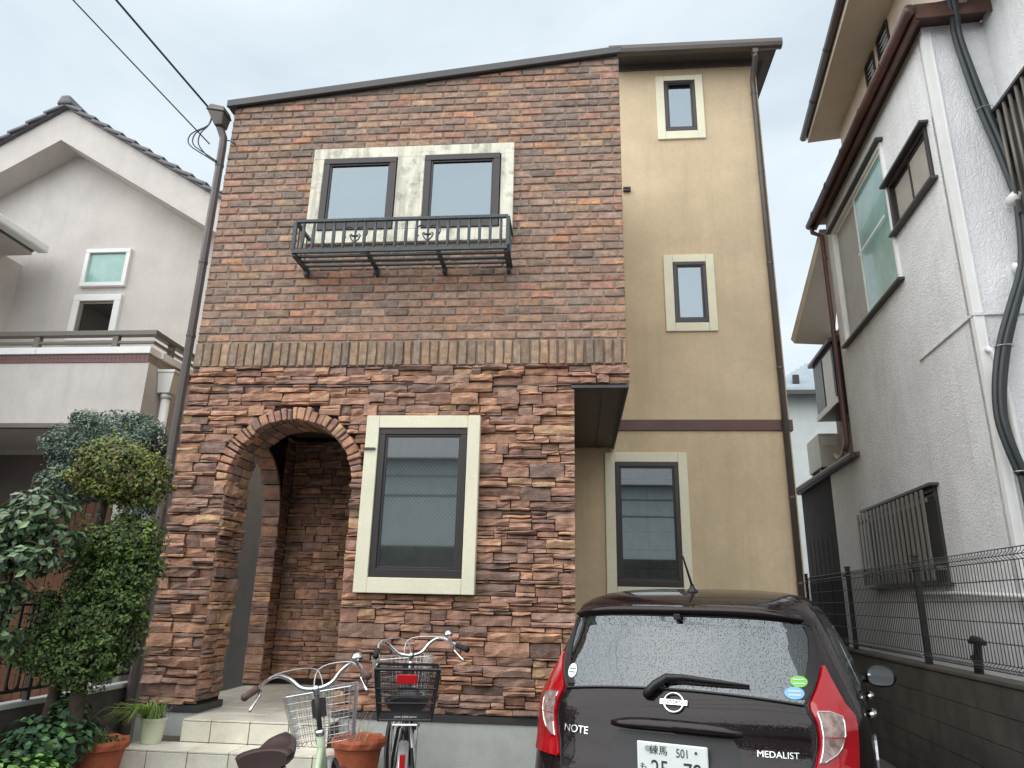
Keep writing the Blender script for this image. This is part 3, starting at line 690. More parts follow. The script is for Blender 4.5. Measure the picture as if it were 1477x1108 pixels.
# rake: broad stucco barge, roof slab and ridge/verge tiles
PK = Vector((-6.65, 1.85, 7.55)); EVR = Vector((-4.15, 1.85, 6.0)); EVL = Vector((-9.3, 1.85, 5.85))
def slope(side, t): return PK + ((EVR if side > 0 else EVL) - PK) * t
bw = .47
for sd_ in (1, -1):
    q = MB(); a, b = slope(sd_, 0), slope(sd_, 1.0)
    q.hexa([(a.x, 1.85, a.z - bw), (b.x, 1.85, b.z - bw * .95), (b.x, GY, b.z - bw * .95), (a.x, GY, a.z - bw), (a.x, 1.85, a.z), (b.x, 1.85, b.z), (b.x, GY, b.z), (a.x, GY, a.z)]); q.build('barge_board', 'stucco_grey', LH)
    q = MB(); q.hexa([(a.x, 1.80, a.z + .002), (b.x, 1.80, b.z + .002), (b.x, 9, b.z + .002), (a.x, 9, a.z + .002), (a.x, 1.80, a.z + .05), (b.x, 1.80, b.z + .05), (b.x, 9, b.z + .05), (a.x, 9, a.z + .05)]); rfl = q.build('roof', 'roof_tile', LH)
    n = 12
    d = (b - a).normalized(); nrm = Vector((-d.z, 0, d.x)) * (1 if sd_ > 0 else -1)
    if nrm.z < 0: nrm = -nrm
    for i in range(n):
        t0 = i / n; p0 = a + (b - a) * t0; p1 = a + (b - a) * (t0 + 1 / n * 1.12)
        q = MB(); lift0, lift1 = .03, .075
        P = []
        for yy, dz in ((1.765, -.045), (1.765, 0), (1.95, 0), (1.95, -.045)):
            P.append((p0.x + nrm.x * (lift0 + dz), yy, p0.z + nrm.z * (lift0 + dz) + .012))
        for yy, dz in ((1.765, -.045), (1.765, 0), (1.95, 0), (1.95, -.045)):
            P.append((p1.x + nrm.x * (lift1 + dz), yy, p1.z + nrm.z * (lift1 + dz) + .012))
        q.add(P, [(0, 1, 2, 3), (7, 6, 5, 4), (0, 4, 5, 1), (1, 5, 6, 2), (2, 6, 7, 3), (3, 7, 4, 0)]); q.build('verge_tile', 'roof_tile', rfl, bevel=.012)
q = MB(); q.hexa([(-6.76, 1.74, 7.56), (-6.54, 1.74, 7.56), (-6.54, 9, 7.56), (-6.76, 9, 7.56), (-6.71, 1.74, 7.70), (-6.59, 1.74, 7.70), (-6.59, 9, 7.70), (-6.71, 9, 7.70)]); q.build('ridge_tile', 'roof_tile', LH, bevel=.03)
def white_window(parent, r_, y, pane, name='window', m='white_paint', fw=.055, inner=True, cur='curtain_grey'):
    f = MB(); x0, x1, z0, z1 = r_
    f.box(x0, x1, y - .05, y + .03, z0, z0 + fw); f.box(x0, x1, y - .05, y + .03, z1 - fw, z1); f.box(x0, x0 + fw, y - .049, y + .03, z0 + fw, z1 - fw); f.box(x1 - fw, x1, y - .049, y + .03, z0 + fw, z1 - fw)
    w = f.build(name, m, parent, bevel=.006)
    q = MB(); q.add([(x0 + fw, y - .015, z0 + fw), (x1 - fw, y - .015, z0 + fw), (x1 - fw, y - .015, z1 - fw), (x0 + fw, y - .015, z1 - fw)], [(0, 1, 2, 3)]); q.build('pane', pane, w)
    q = MB(); q.add([(x0, y + .12, z0), (x1, y + .12, z0), (x1, y + .12, z1), (x0, y + .12, z1)], [(0, 1, 2, 3)]); q.build('blind', cur, w)
    return w
white_window(LH, w1, GY, 'pane_teal', cur='curtain')
ww = white_window(LH, w2, GY, 'pane_black', fw=.085, cur='room_dark')
q = MB(); a = w2; fw = .085
q.box(a[0] + fw, a[0] + fw + .05, GY - .03, GY - .01, a[2] + fw, a[3] - fw); q.box(a[0] + fw + .05, a[1] - fw, GY - .03, GY - .01, a[3] - fw - .035, a[3] - fw); q.build('sash', 'rail_olive', ww)
# balcony: parapet with two faces, mosaic strip, coping, rail
q = MB(); q.box(-10, -4.31, BY, BY + .12, 3.06, 3.71); q.box(-4.43, -4.31, BY + .12, GY, 3.06, 3.71); q.box(-10, -4.43, BY + .12, GY, 3.06, 3.12); par = q.build('balcony_parapet', 'stucco_grey', LH)
q = MB(); q.box(-10, -4.315, BY - .004, BY + .13, 3.711, 3.80); q.box(-4.43, -4.306, BY + .13, GY - .01, 3.711, 3.80); ms = q.build('mosaic_strip', 'mortar', par)
proto = None
for r_ in range(2):
    for i in range(64):
        if proto is None:
            m = MB(); m.box(0, .042, -.006, .004, 0, .040); proto = m.build('mosaic_tile', 'mosaic', ms, local=True); o = proto
        else: o = proto.copy(); COL.objects.link(o); o.parent = ms
        o.location = (-4.315 - .0445 * (i + 1) + 6.5, BY - .004 - GY, 3.714 + r_ * .043)
for i in range(4):
    xe = -4.30 - i * 1.25
    q = MB(); q.box(xe - 1.246, xe, BY - .03, BY + .16, 3.801, 3.875); q.build('coping', 'white_paint', par, bevel=.006)
for y0_, y1_ in ((BY + .162, BY + .70), (BY + .704, GY - .012)):
    q = MB(); q.box(-4.46, -4.275, y0_, y1_, 3.801, 3.875); q.build('coping', 'white_paint', par, bevel=.006)
q = MB(); q.box(-10, -4.30, BY + .02, BY + .10, 4.02, 4.075); q.box(-10, -4.32, BY + .04, BY + .08, 3.935, 3.965); rl = q.build('balcony_rail', 'rail_olive', LH, bevel=.006)
q = MB(); q.box(-4.38, -4.30, BY + .10, GY - .02, 4.021, 4.074); q.box(-4.36, -4.32, BY + .08, GY - .02, 3.936, 3.964); q.build('rail_return', 'rail_olive', rl, bevel=.006)
for xx, y_ in ((-4.75, BY + .06), (-5.62, BY + .06), (-6.5, BY + .06), (-4.34, BY + .38), (-4.34, BY + 1.0)):
    q = MB(); q.box(xx - .03, xx + .03, y_ - .025, y_ + .025, 3.875, 4.02); q.build('rail_post', 'rail_olive', rl)
# under the balcony: side wall, soffit trim, recess back and wood screen
q = MB(); q.box(-4.42, -4.314, BY + .02, GY + .2, 0, 3.06); q.build('side_wall', 'stucco_dark', LH)
q = MB(); q.box(-10, -4.42, BY - .012, BY + .06, 3.03, 3.075); q.build('soffit_trim', 'rail_olive', LH)
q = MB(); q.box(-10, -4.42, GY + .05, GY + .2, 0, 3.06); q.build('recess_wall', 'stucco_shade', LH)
for i in range(22):
    q = MB(); xx = -6.9 + i * .105; q.box(xx, xx + .098, GY - .02 + jit(.004), GY + .02, .35, 2.45 + jit(.0)); q.build('wood_plank', 'wood_orange', LH)
# wing on the far left
q = MB(); q.box(-7.3, -7.08, -1.0, GY, 0, 5.46); q.build('wing_wall', 'stucco_grey', LH)
q = MB(); q.hexa([(-7.3, -1.0, 5.50), (-6.72, -1.0, 5.50), (-6.72, GY - .27, 5.50), (-7.3, GY - .27, 5.50), (-7.9, -1.0, 5.9), (-6.70, -1.0, 5.60), (-6.70, GY - .27, 5.60), (-7.9, GY - .27, 5.9)]); q.build('wing_roof', 'roof_tile', LH)
q = MB(); q.box(-6.70, -6.56, -1.0, GY - .22, 5.50, 5.605); q.build('wing_gutter', 'white_paint', LH, bevel=.02)
q = MB(); q.box(-7.3, -6.74, -1.0, GY - .27, 5.46, 5.499); q.build('wing_soffit', 'stucco_dark', LH)
for k in range(2):
    q = MB(); q.box(-6.83, -6.73, GY - .75 - k * .32, GY - .64 - k * .32, 5.60, 5.66); q.build('snow_guard', 'black_iron', LH)
# white rainwater head and pipe on the side wall
q = MB(); q.hexa([(-4.30, 1.20, 3.45), (-4.17, 1.20, 3.45), (-4.17, 1.34, 3.45), (-4.30, 1.34, 3.45), (-4.31, 1.17, 3.66), (-4.13, 1.17, 3.66), (-4.13, 1.37, 3.66), (-4.31, 1.37, 3.66)]); q.box(-4.312, -4.12, 1.16, 1.38, 3.661, 3.69)
rh = q.build('rainwater_head', 'white_paint', LH, bevel=.006)
q = MB(); q.tube([(-4.235, 1.27, 3.46), (-4.235, 1.27, .2)], .045, 10); q.build('pipe', 'white_paint', rh, smooth=True)
q = MB(); q.tube([(-4.235, 1.27, 3.40), (-4.235, 1.27, 3.45)], .056, 10); q.build('pipe_collar', 'white_paint', rh, smooth=True)

# ------------------------------------------------------------------ house on the right
A4 = R(4.335); U = Vector((math.sin(A4), math.cos(A4), 0)); NN = Vector((math.cos(A4), -math.sin(A4), 0))
def PW(nv, s_, z_): return tuple(NN * nv + U * s_ + Vector((0, 0, z_)))
TR = lambda n_, s_, z_: PW(n_, s_, z_)
def TW(x0): return lambda u_, d_, z_: PW(x0 + d_, u_, z_)       # wall facing left, u along the depth
RHo = NN * 3.5 + U * 1.08
RH = thing('white_house', 'white textured stucco house with brown gutters, right of the tower', 'house', tuple(RHo))
BWn = (2.46, 4.65, 5.05, 6.855); SWn = (1.325, 2.44, 5.61, 6.23); KW = (2.42, 4.66, 1.75, 2.70)
q = MB(); wall_holes(q, 1.08, 4.95, 0, 7.24, [BWn, SWn, KW], 0, .15, TW(3.5)); q.box(3.5, 4.3, 1.081, 1.2, 0, 7.24, TR) ; q.box(4.075, 4.25, -4, 1.081, 0, 10.5, TR); q.box(3.65, 4.3, 4.8, 4.95, 0, 7.24, TR)
q.build('wall', 'stucco_white', RH)
q = MB(); q.box(3.488, 3.56, 1.066, 1.09, 0, 7.2, TR); q.box(3.488, 3.5, 1.09, 1.13, 0, 7.2, TR); q.box(3.56, 3.572, 1.06, 1.08, 0, 7.2, TR); q.build('corner_trim', 'white_paint', RH)
def sliding(rect, nv, fr, panes, m='white_paint', hood=True, split=.5, cur='curtain_grey', sill='dark_metal', fw=.05):
    s0, s1, z0, z1 = rect; f = MB(); d0 = nv - .03
    f.box(d0, nv + .05, s0, s1, z0, z0 + fw, TR); f.box(d0, nv + .05, s0, s1, z1 - fw, z1, TR); f.box(d0 + .001, nv + .05, s0, s0 + fw, z0 + fw, z1 - fw, TR); f.box(d0 + .001, nv + .05, s1 - fw, s1, z0 + fw, z1 - fw, TR)
    w = f.build('window', m, RH, bevel=.004)
    sm = s0 + (s1 - s0) * split
    for i, (a, b) in enumerate(((s0 + fw, sm), (sm, s1 - fw))):
        dd = nv - .005 + i * .022
        q = MB(); t = .035; q.box(dd, dd + .02, a, b, z0 + fw, z0 + fw + t, TR); q.box(dd, dd + .02, a, b, z1 - fw - t, z1 - fw, TR); q.box(dd + .001, dd + .02, a, a + t, z0 + fw + t, z1 - fw - t, TR); q.box(dd + .001, dd + .02, b - t, b, z0 + fw + t, z1 - fw - t, TR); q.build('sash', m, w)
        q = MB(); q.add([TR(dd + .01, a + t * .8, z0 + fw + t * .8), TR(dd + .01, b - t * .8, z0 + fw + t * .8), TR(dd + .01, b - t * .8, z1 - fw - t * .8), TR(dd + .01, a + t * .8, z1 - fw - t * .8)], [(0, 1, 2, 3)]); q.build('pane', panes[i], w)
        if cur: q = MB(); q.grid([[TR(nv + .10 + .01 * math.sin(k * 1.3), a + (b - a) * k / 24, zz) for k in range(25)] for zz in (z0, z1)]); q.build('curtain', cur if isinstance(cur, str) else cur[i], w)
    if hood:
        q = MB(); q.box(nv - .09, nv + .01, s0 - .06, s1 + .06, z1 + .001, z1 + .03, TR); q.build('hood', sill, w)
    q = MB(); q.box(nv - .075, nv + .01, s0 - .06, s1 + .04, z0 - .03, z0 - .001, TR); q.build('sill', sill, w)
    return w
bwo = sliding(BWn, 3.5, .05, ('pane_teal', 'pane_curtain'), 'white_paint', True, .55, ('curtain', 'curtain_grey'))
q = MB(); q.box(3.455, 3.462, 2.6, 3.6, 5.92, 5.95, TR); q.build('screen_bar', 'white_paint', bwo)
sliding(SWn, 3.5, .05, ('pane_curtain', 'pane_curtain'), 'bronze_frame', True, .5, 'curtain')
kw = sliding(KW, 3.5, .05, ('pane_dim', 'pane_dim'), 'bronze_frame', True, .5, 'room_dark')
for i in range(17):
    ss = KW[0] + .04 + i * (KW[1] - KW[0] + .02) / 16.5; q = MB(); q.box(3.36, 3.375, ss, ss + .055, KW[2] + .02, KW[3] - .03, TR); q.build('grille_slat', 'rail_olive', kw)
q = MB(); q.box(3.376, 3.39, KW[0], KW[1] + .05, KW[2] + .12, KW[2] + .16, TR); q.box(3.376, 3.39, KW[0], KW[1] + .05, KW[3] - .16, KW[3] - .12, TR); q.box(3.376, 3.5, KW[0], KW[0] + .03, KW[2] + .121, KW[2] + .159, TR); q.build('grille_rail', 'rail_olive', kw)
# band on the wall
q = MB(); q.box(3.48, 3.499, 1.06, 2.33, 4.022, 4.042, TR); q.box(3.499, 4.07, 1.05, 1.079, 4.02, 4.045, TR); q.build('wall_band', 'stucco_white', RH)
# lower roof, fascia and gutter
q = MB(); q.hexa([TR(3.36, .88, 7.25), TR(4.07, .88, 7.25), TR(4.07, 5.12, 7.25), TR(3.36, 5.12, 7.25), TR(3.36, .88, 7.33), TR(4.07, .88, 7.42), TR(4.07, 5.12, 7.42), TR(3.36, 5.12, 7.33)]); lr = q.build('lower_roof', 'gutter_rust', RH)
q = MB(); q.box(3.365, 4.07, .86, .879, 7.17, 7.34, TR); q.box(3.36, 3.40, .88, 5.10, 7.15, 7.249, TR); q.build('fascia', 'gutter_rust', lr)
q = MB(); q.tube([TR(3.315, .84, 7.27), TR(3.315, 3.0, 7.26), TR(3.315, 5.16, 7.25)], .06, 10); q.build('gutter', 'gutter_rust', lr, smooth=True)
for ss in (1.6, 2.4, 3.2, 4.0, 4.8):
    q = MB(); q.tube([TR(3.315, ss - .01, 7.262), TR(3.315, ss + .01, 7.262)], .067, 10); q.build('gutter_clip', 'gutter_rust', lr)
q = MB(); q.tube([TR(3.32, 5.08, 7.22), TR(3.33, 5.08, 7.1), TR(3.44, 5.0, 6.98), TR(3.445, 5.0, 3.72), TR(3.40, 5.0, 3.60)], .035, 8); dpo = q.build('downpipe', 'brown_metal', RH, smooth=True)
for zz in (6.6, 5.4, 4.4):
    q = MB(); q.tube([TR(3.445, 5.0, zz - .012), TR(3.445, 5.0, zz + .012)], .042, 8); q.build('pipe_clip', 'brown_metal', dpo)
# third storey
LV = [(2.80, 3.10, 7.80, 8.46), (2.27, 2.62, 7.80, 8.46)]
q = MB(); wall_holes(q, .4, 4.40, 7.30, 8.6, LV, 0, .15, TW(3.7)); q.box(3.85, 4.07, 4.25, 4.40, 7.3, 8.6, TR); q.build('upper_wall', 'eave_cream', RH)
for r_ in LV:
    q = MB(); s0, s1, z0, z1 = r_; q.box(3.68, 3.75, s0 - .02, s0 + .015, z0, z1, TR); q.box(3.68, 3.75, s1 - .015, s1 + .02, z0, z1, TR); q.box(3.681, 3.75, s0 + .015, s1 - .015, z0 - .02, z0 + .012, TR); q.box(3.681, 3.75, s0 + .015, s1 - .015, z1 - .012, z1 + .02, TR); lw_ = q.build('louvre_window', 'bronze_frame', RH)
    for k in range(9):
        z_ = z0 + .05 + k * (z1 - z0 - .08) / 8.4; q = MB(); q.hexa([TR(3.70, s0 + .016, z_), TR(3.70, s1 - .016, z_), TR(3.745, s1 - .016, z_ + .06), TR(3.745, s0 + .016, z_ + .06), TR(3.705, s0 + .016, z_), TR(3.705, s1 - .016, z_), TR(3.75, s1 - .016, z_ + .06), TR(3.75, s0 + .016, z_ + .06)]); q.build('louvre', 'far_wall', lw_)
def en(s_): return 3.15 + (s_ - 1.9) * .05
q = MB(); q.hexa([TR(en(-2), -2, 8.52), TR(4.8, -2, 8.52), TR(4.8, 4.62, 8.52), TR(en(4.62), 4.62, 8.42), TR(en(-2), -2, 8.66), TR(4.8, -2, 8.9), TR(4.8, 4.62, 8.9), TR(en(4.62), 4.62, 8.56)]); ue = q.build('upper_eave', 'eave_cream', RH)
q = MB(); q.tube([TR(en(-2) - .05, -2, 8.64), TR(en(2) - .05, 2, 8.60), TR(en(4.66) - .05, 4.66, 8.53)], .055, 8); q.build('eave_gutter', 'pipe_brown', ue, smooth=True)
for ss in (.8, 1.8, 2.8, 3.8):
    q = MB(); q.tube([TR(en(ss) - .05, ss - .01, 8.63 - .02 * ss), TR(en(ss) - .05, ss + .01, 8.63 - .02 * ss)], .062, 8); q.build('gutter_clip', 'pipe_brown', ue)
# rear part: set-back wall, bay window, lean-to roof, lower eave
q = MB(); q.box(3.75, 3.95, 4.96, 6.5, 3.3, 5.75, TR); q.build('rear_wall', 'stucco_mauve', RH)
q = MB(); q.box(3.502, 3.65, 4.951, 6.25, 0, 3.468, TR); q.build('lower_rear_wall', 'stucco_white', RH)
q = MB(); q.box(3.53, 3.7, 6.251, 8.4, 0, 3.468, TR); q.build('passage_wall', 'stone_back', RH)
for k in range(7):
    q = MB(); q.box(3.51, 3.529, 6.3 + k * .29, 6.56 + k * .29, .1, 2.6, TR); q.build('passage_panel', 'stone_back', RH)
q = MB(); q.hexa([TR(3.46, 5.06, 7.05), TR(3.76, 5.06, 7.05), TR(3.76, 6.15, 5.60), TR(3.10, 5.95, 5.58), TR(3.44, 5.10, 7.16), TR(3.76, 5.10, 7.16), TR(3.76, 6.2, 5.70), TR(3.06, 6.0, 5.67)]); q.build('rear_eave', 'eave_cream', RH)
q = MB(); q.box(3.43, 3.75, 5.15, 6.30, 4.35, 5.28, TR); by = q.build('bay_window', 'bronze_frame', RH)
q = MB(); q.hexa([TR(3.37, 5.08, 5.281), TR(3.75, 5.08, 5.281), TR(3.75, 6.38, 5.281), TR(3.37, 6.38, 5.281), TR(3.37, 5.08, 5.33), TR(3.75, 5.08, 5.45), TR(3.75, 6.38, 5.45), TR(3.37, 6.38, 5.33)]); q.build('bay_roof', 'pipe_brown', by)
q = MB(); q.box(3.418, 3.431, 5.22, 5.68, 4.45, 5.2, TR); q.build('bay_panel', 'white_paint', by)
q = MB(); q.box(3.418, 3.431, 5.76, 6.24, 4.45, 5.2, TR); q.build('bay_panel', 'rail_olive', by)
q = MB(); q.box(3.41, 3.43, 5.12, 6.32, 4.35, 4.44, TR); q.build('bay_sill', 'white_paint', by)
q = MB(); q.hexa([TR(3.46, 4.7, 3.47), TR(3.86, 4.7, 3.47), TR(3.86, 8.4, 3.47), TR(3.46, 8.4, 3.47), TR(3.44, 4.7, 3.52), TR(3.86, 4.7, 3.66), TR(3.86, 8.4, 3.66), TR(3.44, 8.4, 3.52)]); q.build('lean_to_roof', 'gutter_rust', RH)
q = MB(); q.tube([TR(3.42, 4.72, 3.50), TR(3.42, 8.45, 3.54)], .045, 8); q.build('lean_to_gutter', 'gutter_rust', RH)
# window bars on the near wall, pipes
q = MB(); q.box(4.03, 4.074, .25, 1.02, 5.0, 6.06, TR); nb = q.build('near_window', 'room_dark', RH)
q = MB(); q.box(3.93, 4.07, .2, 1.06, 6.06, 6.09, TR); q.build('hood', 'dark_metal', nb)
for k in range(7):
    ss = .92 - k * .11; q = MB(); q.tube([TR(3.96, ss, 4.95), TR(3.96, ss, 6.06)], .018, 8); q.build('window_bar', 'rail_olive', nb, smooth=True)
q = MB(); q.tube([TR(3.93, .95, 5.08), TR(3.98, .97, 5.14), TR(4.05, .97, 5.12), TR(4.07, .9, 4.9), TR(4.07, .9, 4.6)], .06, 10); q.build('vent_pipe', 'white_paint', RH, smooth=True)
q = MB(); q.tube([TR(3.86, 1.03, 4.45), TR(3.93, 1.0, 4.44), TR(4.02, 1.0, 4.42)], .05, 10); q.build('vent_pipe', 'white_paint', RH, smooth=True)
q = MB(); q.tube([TR(3.53, 1.04, 3.70), TR(3.57, 1.02, 3.66), TR(3.62, 1.02, 3.2), TR(3.63, 1.02, 2.4), TR(3.63, 1.02, .3)], .028, 8); q.build('conduit', 'white_paint', RH, smooth=True)
q = MB(); q.tube([TR(3.46, 3.5, 1.66), TR(3.46, 2.2, 1.64), TR(3.46, 1.0, 1.60), TR(3.46, .0, 1.58)], .022, 8); q.build('water_pipe', 'white_paint', RH, smooth=True)
# bundle of black cables
CB = [(3.50, .80, 7.36), (3.575, .78, 7.47), (3.66, .80, 7.42), (3.72, .90, 7.2), (3.755, .99, 7.0), (3.80, 1.0, 6.57), (3.852, 1.0, 6.12), (3.925, 1.0, 5.69), (3.985, .99, 5.2), (3.975, .985, 4.9), (3.93, .98, 4.55), (3.866, .97, 4.336), (3.715, .97, 3.98), (3.60, .97, 3.68), (3.51, .96, 3.34), (3.48, .96, 3.05), (3.51, .96, 2.8), (3.56, .97, 2.585), (3.585, .97, 2.42), (3.60, .97, 1.0)]
def smooth_path(P, n=4):
    out = []
    P = [Vector(p) for p in P]
    for i in range(len(P) - 1):
        p0, p1, p2, p3 = P[max(0, i - 1)], P[i], P[i + 1], P[min(len(P) - 1, i + 2)]
        for k in range(n):
            t = k / n; out.append(.5 * ((2 * p1) + (-p0 + p2) * t + (2 * p0 - 5 * p1 + 4 * p2 - p3) * t * t + (-p0 + 3 * p1 - 3 * p2 + p3) * t ** 3))
    return out + [P[-1]]
for i, (dn, ds) in enumerate(((0, 0), (.05, -.01), (.022, -.045))):
    P = smooth_path([TR(a + dn * (1 + .25 * math.sin(k + i)), b + ds, c_) for k, (a, b, c_) in enumerate(CB)])
    q = MB(); q.tube(P, .03 if i < 2 else .022, 8); q.build('cable', 'cable_black', RH, smooth=True)
for k in (6, 13, 17):
    a, b, c_ = CB[k]; q = MB(); q.tube([TR(a + .03 + .075 * math.cos(t), b - .02 + .055 * math.sin(t), c_) for t in [2 * math.pi * j / 12 for j in range(12)]], .004, 5, closed=True); q.build('cable_tie', 'steel_wire', RH)
# air conditioner on the lean-to
aco = NN * 3.62 + U * 7.0 + Vector((0, 0, 3.62)); AC = thing('air_conditioner', 'cream outdoor air conditioner unit on the narrow lean-to roof between the houses', 'air conditioner', tuple(aco))
q = MB(); q.box(3.46, 3.80, 6.55, 7.35, 3.66, 4.22, TR); q.build('casing', 'ac_cream', AC, bevel=.015)
q = MB(); q.box(3.50, 3.72, 6.54, 6.549, 4.02, 4.16, TR); q.build('valve_cover', 'white_paint', AC)
for ss in (6.65, 7.2):
    q = MB(); q.box(3.48, 3.78, ss, ss + .08, 3.60, 3.659, TR); q.build('foot', 'dark_metal', AC)
q = MB(); q.tube(smooth_path([TR(3.68, 6.53, 3.85), TR(3.68, 6.3, 3.75), TR(3.69, 6.0, 3.9), TR(3.72, 5.8, 4.3)]), .03, 8); q.build('hose', 'ac_cream', AC, smooth=True)
# far house in the gap
FH = thing('far_house', 'distant pale house with silver tiled roof seen in the gap between the houses', 'house', (6, 13, 0))
q = MB(); q.box(3.0, 10, 13, 18, 0, 6.9); q.build('wall', 'far_wall', FH)
for k in range(9):
    z0 = 6.80 + k * .17; y0 = 12.6 + k * .26; q = MB(); q.box(4.9 + k * .22, 10.2, y0, y0 + .30, z0, z0 + .125); q.build('roof_course', 'roof_pale', FH)
q = MB(); q.hexa([(4.9, 12.66, 6.80), (10.2, 12.66, 6.80), (10.2, 15.0, 8.2), (7.2, 15.0, 8.2), (4.9, 12.66, 6.84), (10.2, 12.66, 6.84), (10.2, 15.0, 8.25), (7.2, 15.0, 8.25)]); q.build('roof', 'roof_tile', FH)
q = MB(); q.box(4.85, 10.2, 12.5, 12.62, 6.72, 6.83); q.build('gutter', 'dark_metal', FH)
q = MB(); q.box(5.75, 5.9, 13.0, 13.1, 7.16, 7.40); q.build('snow_guard', 'black_iron', FH)

# ------------------------------------------------------------------ block wall and mesh fence
BWL = thing('block_wall', 'dark weathered concrete block wall beside the parked car', 'wall', tuple(NN * 2.95 + U * 1))
s0, n_len = -4.4, .40
q = MB(); q.box(2.915, 3.015, -4.4, 9.2, 0, .99, TR); bc = q.build('wall_core', 'grout', BWL)
proto = None
for r_ in range(5):
    for i in range(35):
        ss = s0 + i * n_len + (n_len / 2 if r_ % 2 else 0)
        if ss + n_len > 9.3: continue
        q = MB(); q.box(2.903 + jit(.0015), 3.026, ss + .004, ss + n_len - .004, r_ * .198 + .003, r_ * .198 + .195, TR); q.build('block', 'block', BWL)
q = MB(); q.box(2.89, 3.04, -4.4, 9.2, .991, 1.03, TR); q.build('wall_cap', 'block', BWL, bevel=.01)
MF = thing('mesh_fence', 'black welded wire mesh fence standing on the block wall', 'fence', tuple(NN * 2.95 + U * 1 + Vector((0, 0, 1.03))))
posts = [-2.6, -.42, 1.76, 3.92, 6.1, 8.3]
for ss in posts:
    q = MB(); q.box(2.93, 2.98, ss - .025, ss + .025, 1.03, 1.95, TR); q.build('post', 'black_iron', MF, bevel=.004)
    q = MB(); q.box(2.925, 2.985, ss - .03, ss + .03, 1.951, 1.965, TR); q.build('post_cap', 'black_iron', MF)
    if ss == -.42 or True:
        q = MB(); q.box(2.90, 2.93, ss - .02, ss + .02, 1.84, 1.88, TR); q.build('clip', 'black_iron', MF)
for a, b in zip(posts, posts[1:]):
    q = MB(); n = int((b - a) / .05)
    for i in range(1, n):
        ss = a + (b - a) * i / n
        pts = [(2.925, 1.08), (2.895, 1.105), (2.925, 1.13), (2.925, 1.82), (2.895, 1.85), (2.925, 1.88), (2.925, 1.90)]
        q.tube([TR(n_, ss, z_) for n_, z_ in pts], .0034, 4)
    for n_, z_ in ((2.925, 1.08), (2.895, 1.105), (2.925, 1.13), (2.925, 1.27), (2.925, 1.41), (2.925, 1.55), (2.925, 1.69), (2.925, 1.82), (2.895, 1.85), (2.925, 1.90)):
        q.tube([TR(n_, a, z_), TR(n_, b, z_)], .0038, 4)
    q.build('wire_panel', 'black_iron', MF)
# black T-handled tool stuck behind the cap
tp = NN * 2.99 + U * .62
TT = thing('hand_pump_handle', 'black T-shaped handle poking up behind the mesh fence', 'tool', tuple(tp) )
def TL(n_, s_, z_): return TR(2.985 + n_, .86 + s_, 1.02 + z_)
q = MB(); q.tube([TL(0, .03, 0), TL(0, .0, .12), TL(0, -.03, .24)], [.035, .032, .03], 8); q.build('shaft', 'black_iron', TT)
q = MB(); q.tube([TL(0, .09, .235), TL(0, .03, .255), TL(0, -.05, .25), TL(0, -.14, .235)], [.02, .03, .03, .02], 8); q.build('grip', 'black_iron', TT)
q = MB(); q.tube([TL(0, .02, .04), TL(0, .09, .13)], [.022, .018], 6); q.build('lever', 'black_iron', TT)
tap = thing('garden_tap', 'white outdoor tap on the white house wall behind the mesh fence', 'tap', TR(3.5, .55, 1.25))
q = MB(); q.tube([TR(3.5, .45, 1.22), TR(3.42, .45, 1.22)], .03, 8); q.build('flange', 'white_paint', tap)
q = MB(); q.tube([TR(3.42, .45, 1.22), TR(3.36, .45, 1.21), TR(3.35, .45, 1.17)], .016, 8); q.build('spout', 'white_paint', tap)

# ------------------------------------------------------------------ car
CAR = thing('parked_car', 'dark maroon hatchback with rain drops, parked nose to the beige wall', 'car', (.42, -1.757, 0), rot=(0, 0, -.352))
CAR_LV = [(.17, .16, 3.94, .74, .45), (.24, .07, 4.03, .80, .50), (.34, .02, 4.08, .835, .55), (.48, .0, 4.10, .846, .60), (.62, .005, 4.09, .8475, .62),
 (.72, .03, 4.04, .8475, .62), (.80, .07, 3.95, .847, .60), (.88, .095, 3.75, .845, .58), (.95, .105, 3.45, .838, .56), (1.0, .12, 3.15, .828, .55), (1.06, .145, 2.98, .810, .55),
 (1.14, .185, 2.84, .780, .55), (1.22, .228, 2.70, .748, .54), (1.30, .272, 2.56, .716, .53), (1.37, .305, 2.43, .688, .50), (1.415, .318, 2.33, .668, .46), (1.44, .325, 2.26, .656, .42), (1.47, .34, 2.18, .640, .42), (1.505, .42, 2.06, .612, .45), (1.54, .58, 1.94, .56, .5), (1.562, .80, 1.80, .47, .4), (1.575, 1.02, 1.65, .32, .25)]
def lv(z_):
    L = CAR_LV
    if z_ <= L[0][0]: return L[0][1:]
    if z_ >= L[-1][0]: return L[-1][1:]
    for i in range(len(L) - 1):
        if L[i][0] <= z_ <= L[i + 1][0]:
            t = (z_ - L[i][0]) / (L[i + 1][0] - L[i][0]); return tuple(a + (b - a) * t for a, b in zip(L[i][1:], L[i + 1][1:]))
def outline(z_, nr=22, ns=14, nf=14):
    yr, yf_, w, rc = lv(z_); p = 3.0; fc = min(.7, (yf_ - yr) * .4); rc = min(rc, (yf_ - yr) * .4); pts = []
    for i in range(nr + 1):
        t = math.pi / 2 * i / nr; pts.append((w * math.sin(t) ** (2 / p), yr + rc - rc * max(0, math.cos(t)) ** (2 / p)))
    for i in range(1, ns): pts.append((w, yr + rc + (yf_ - fc - yr - rc) * i / ns))
    for i in range(nf + 1):
        t = math.pi / 2 * i / nf; pts.append((w * max(0, math.cos(t)) ** (2 / p), yf_ - fc + fc * math.sin(t) ** (2 / p)))
    return pts
_oc = {}
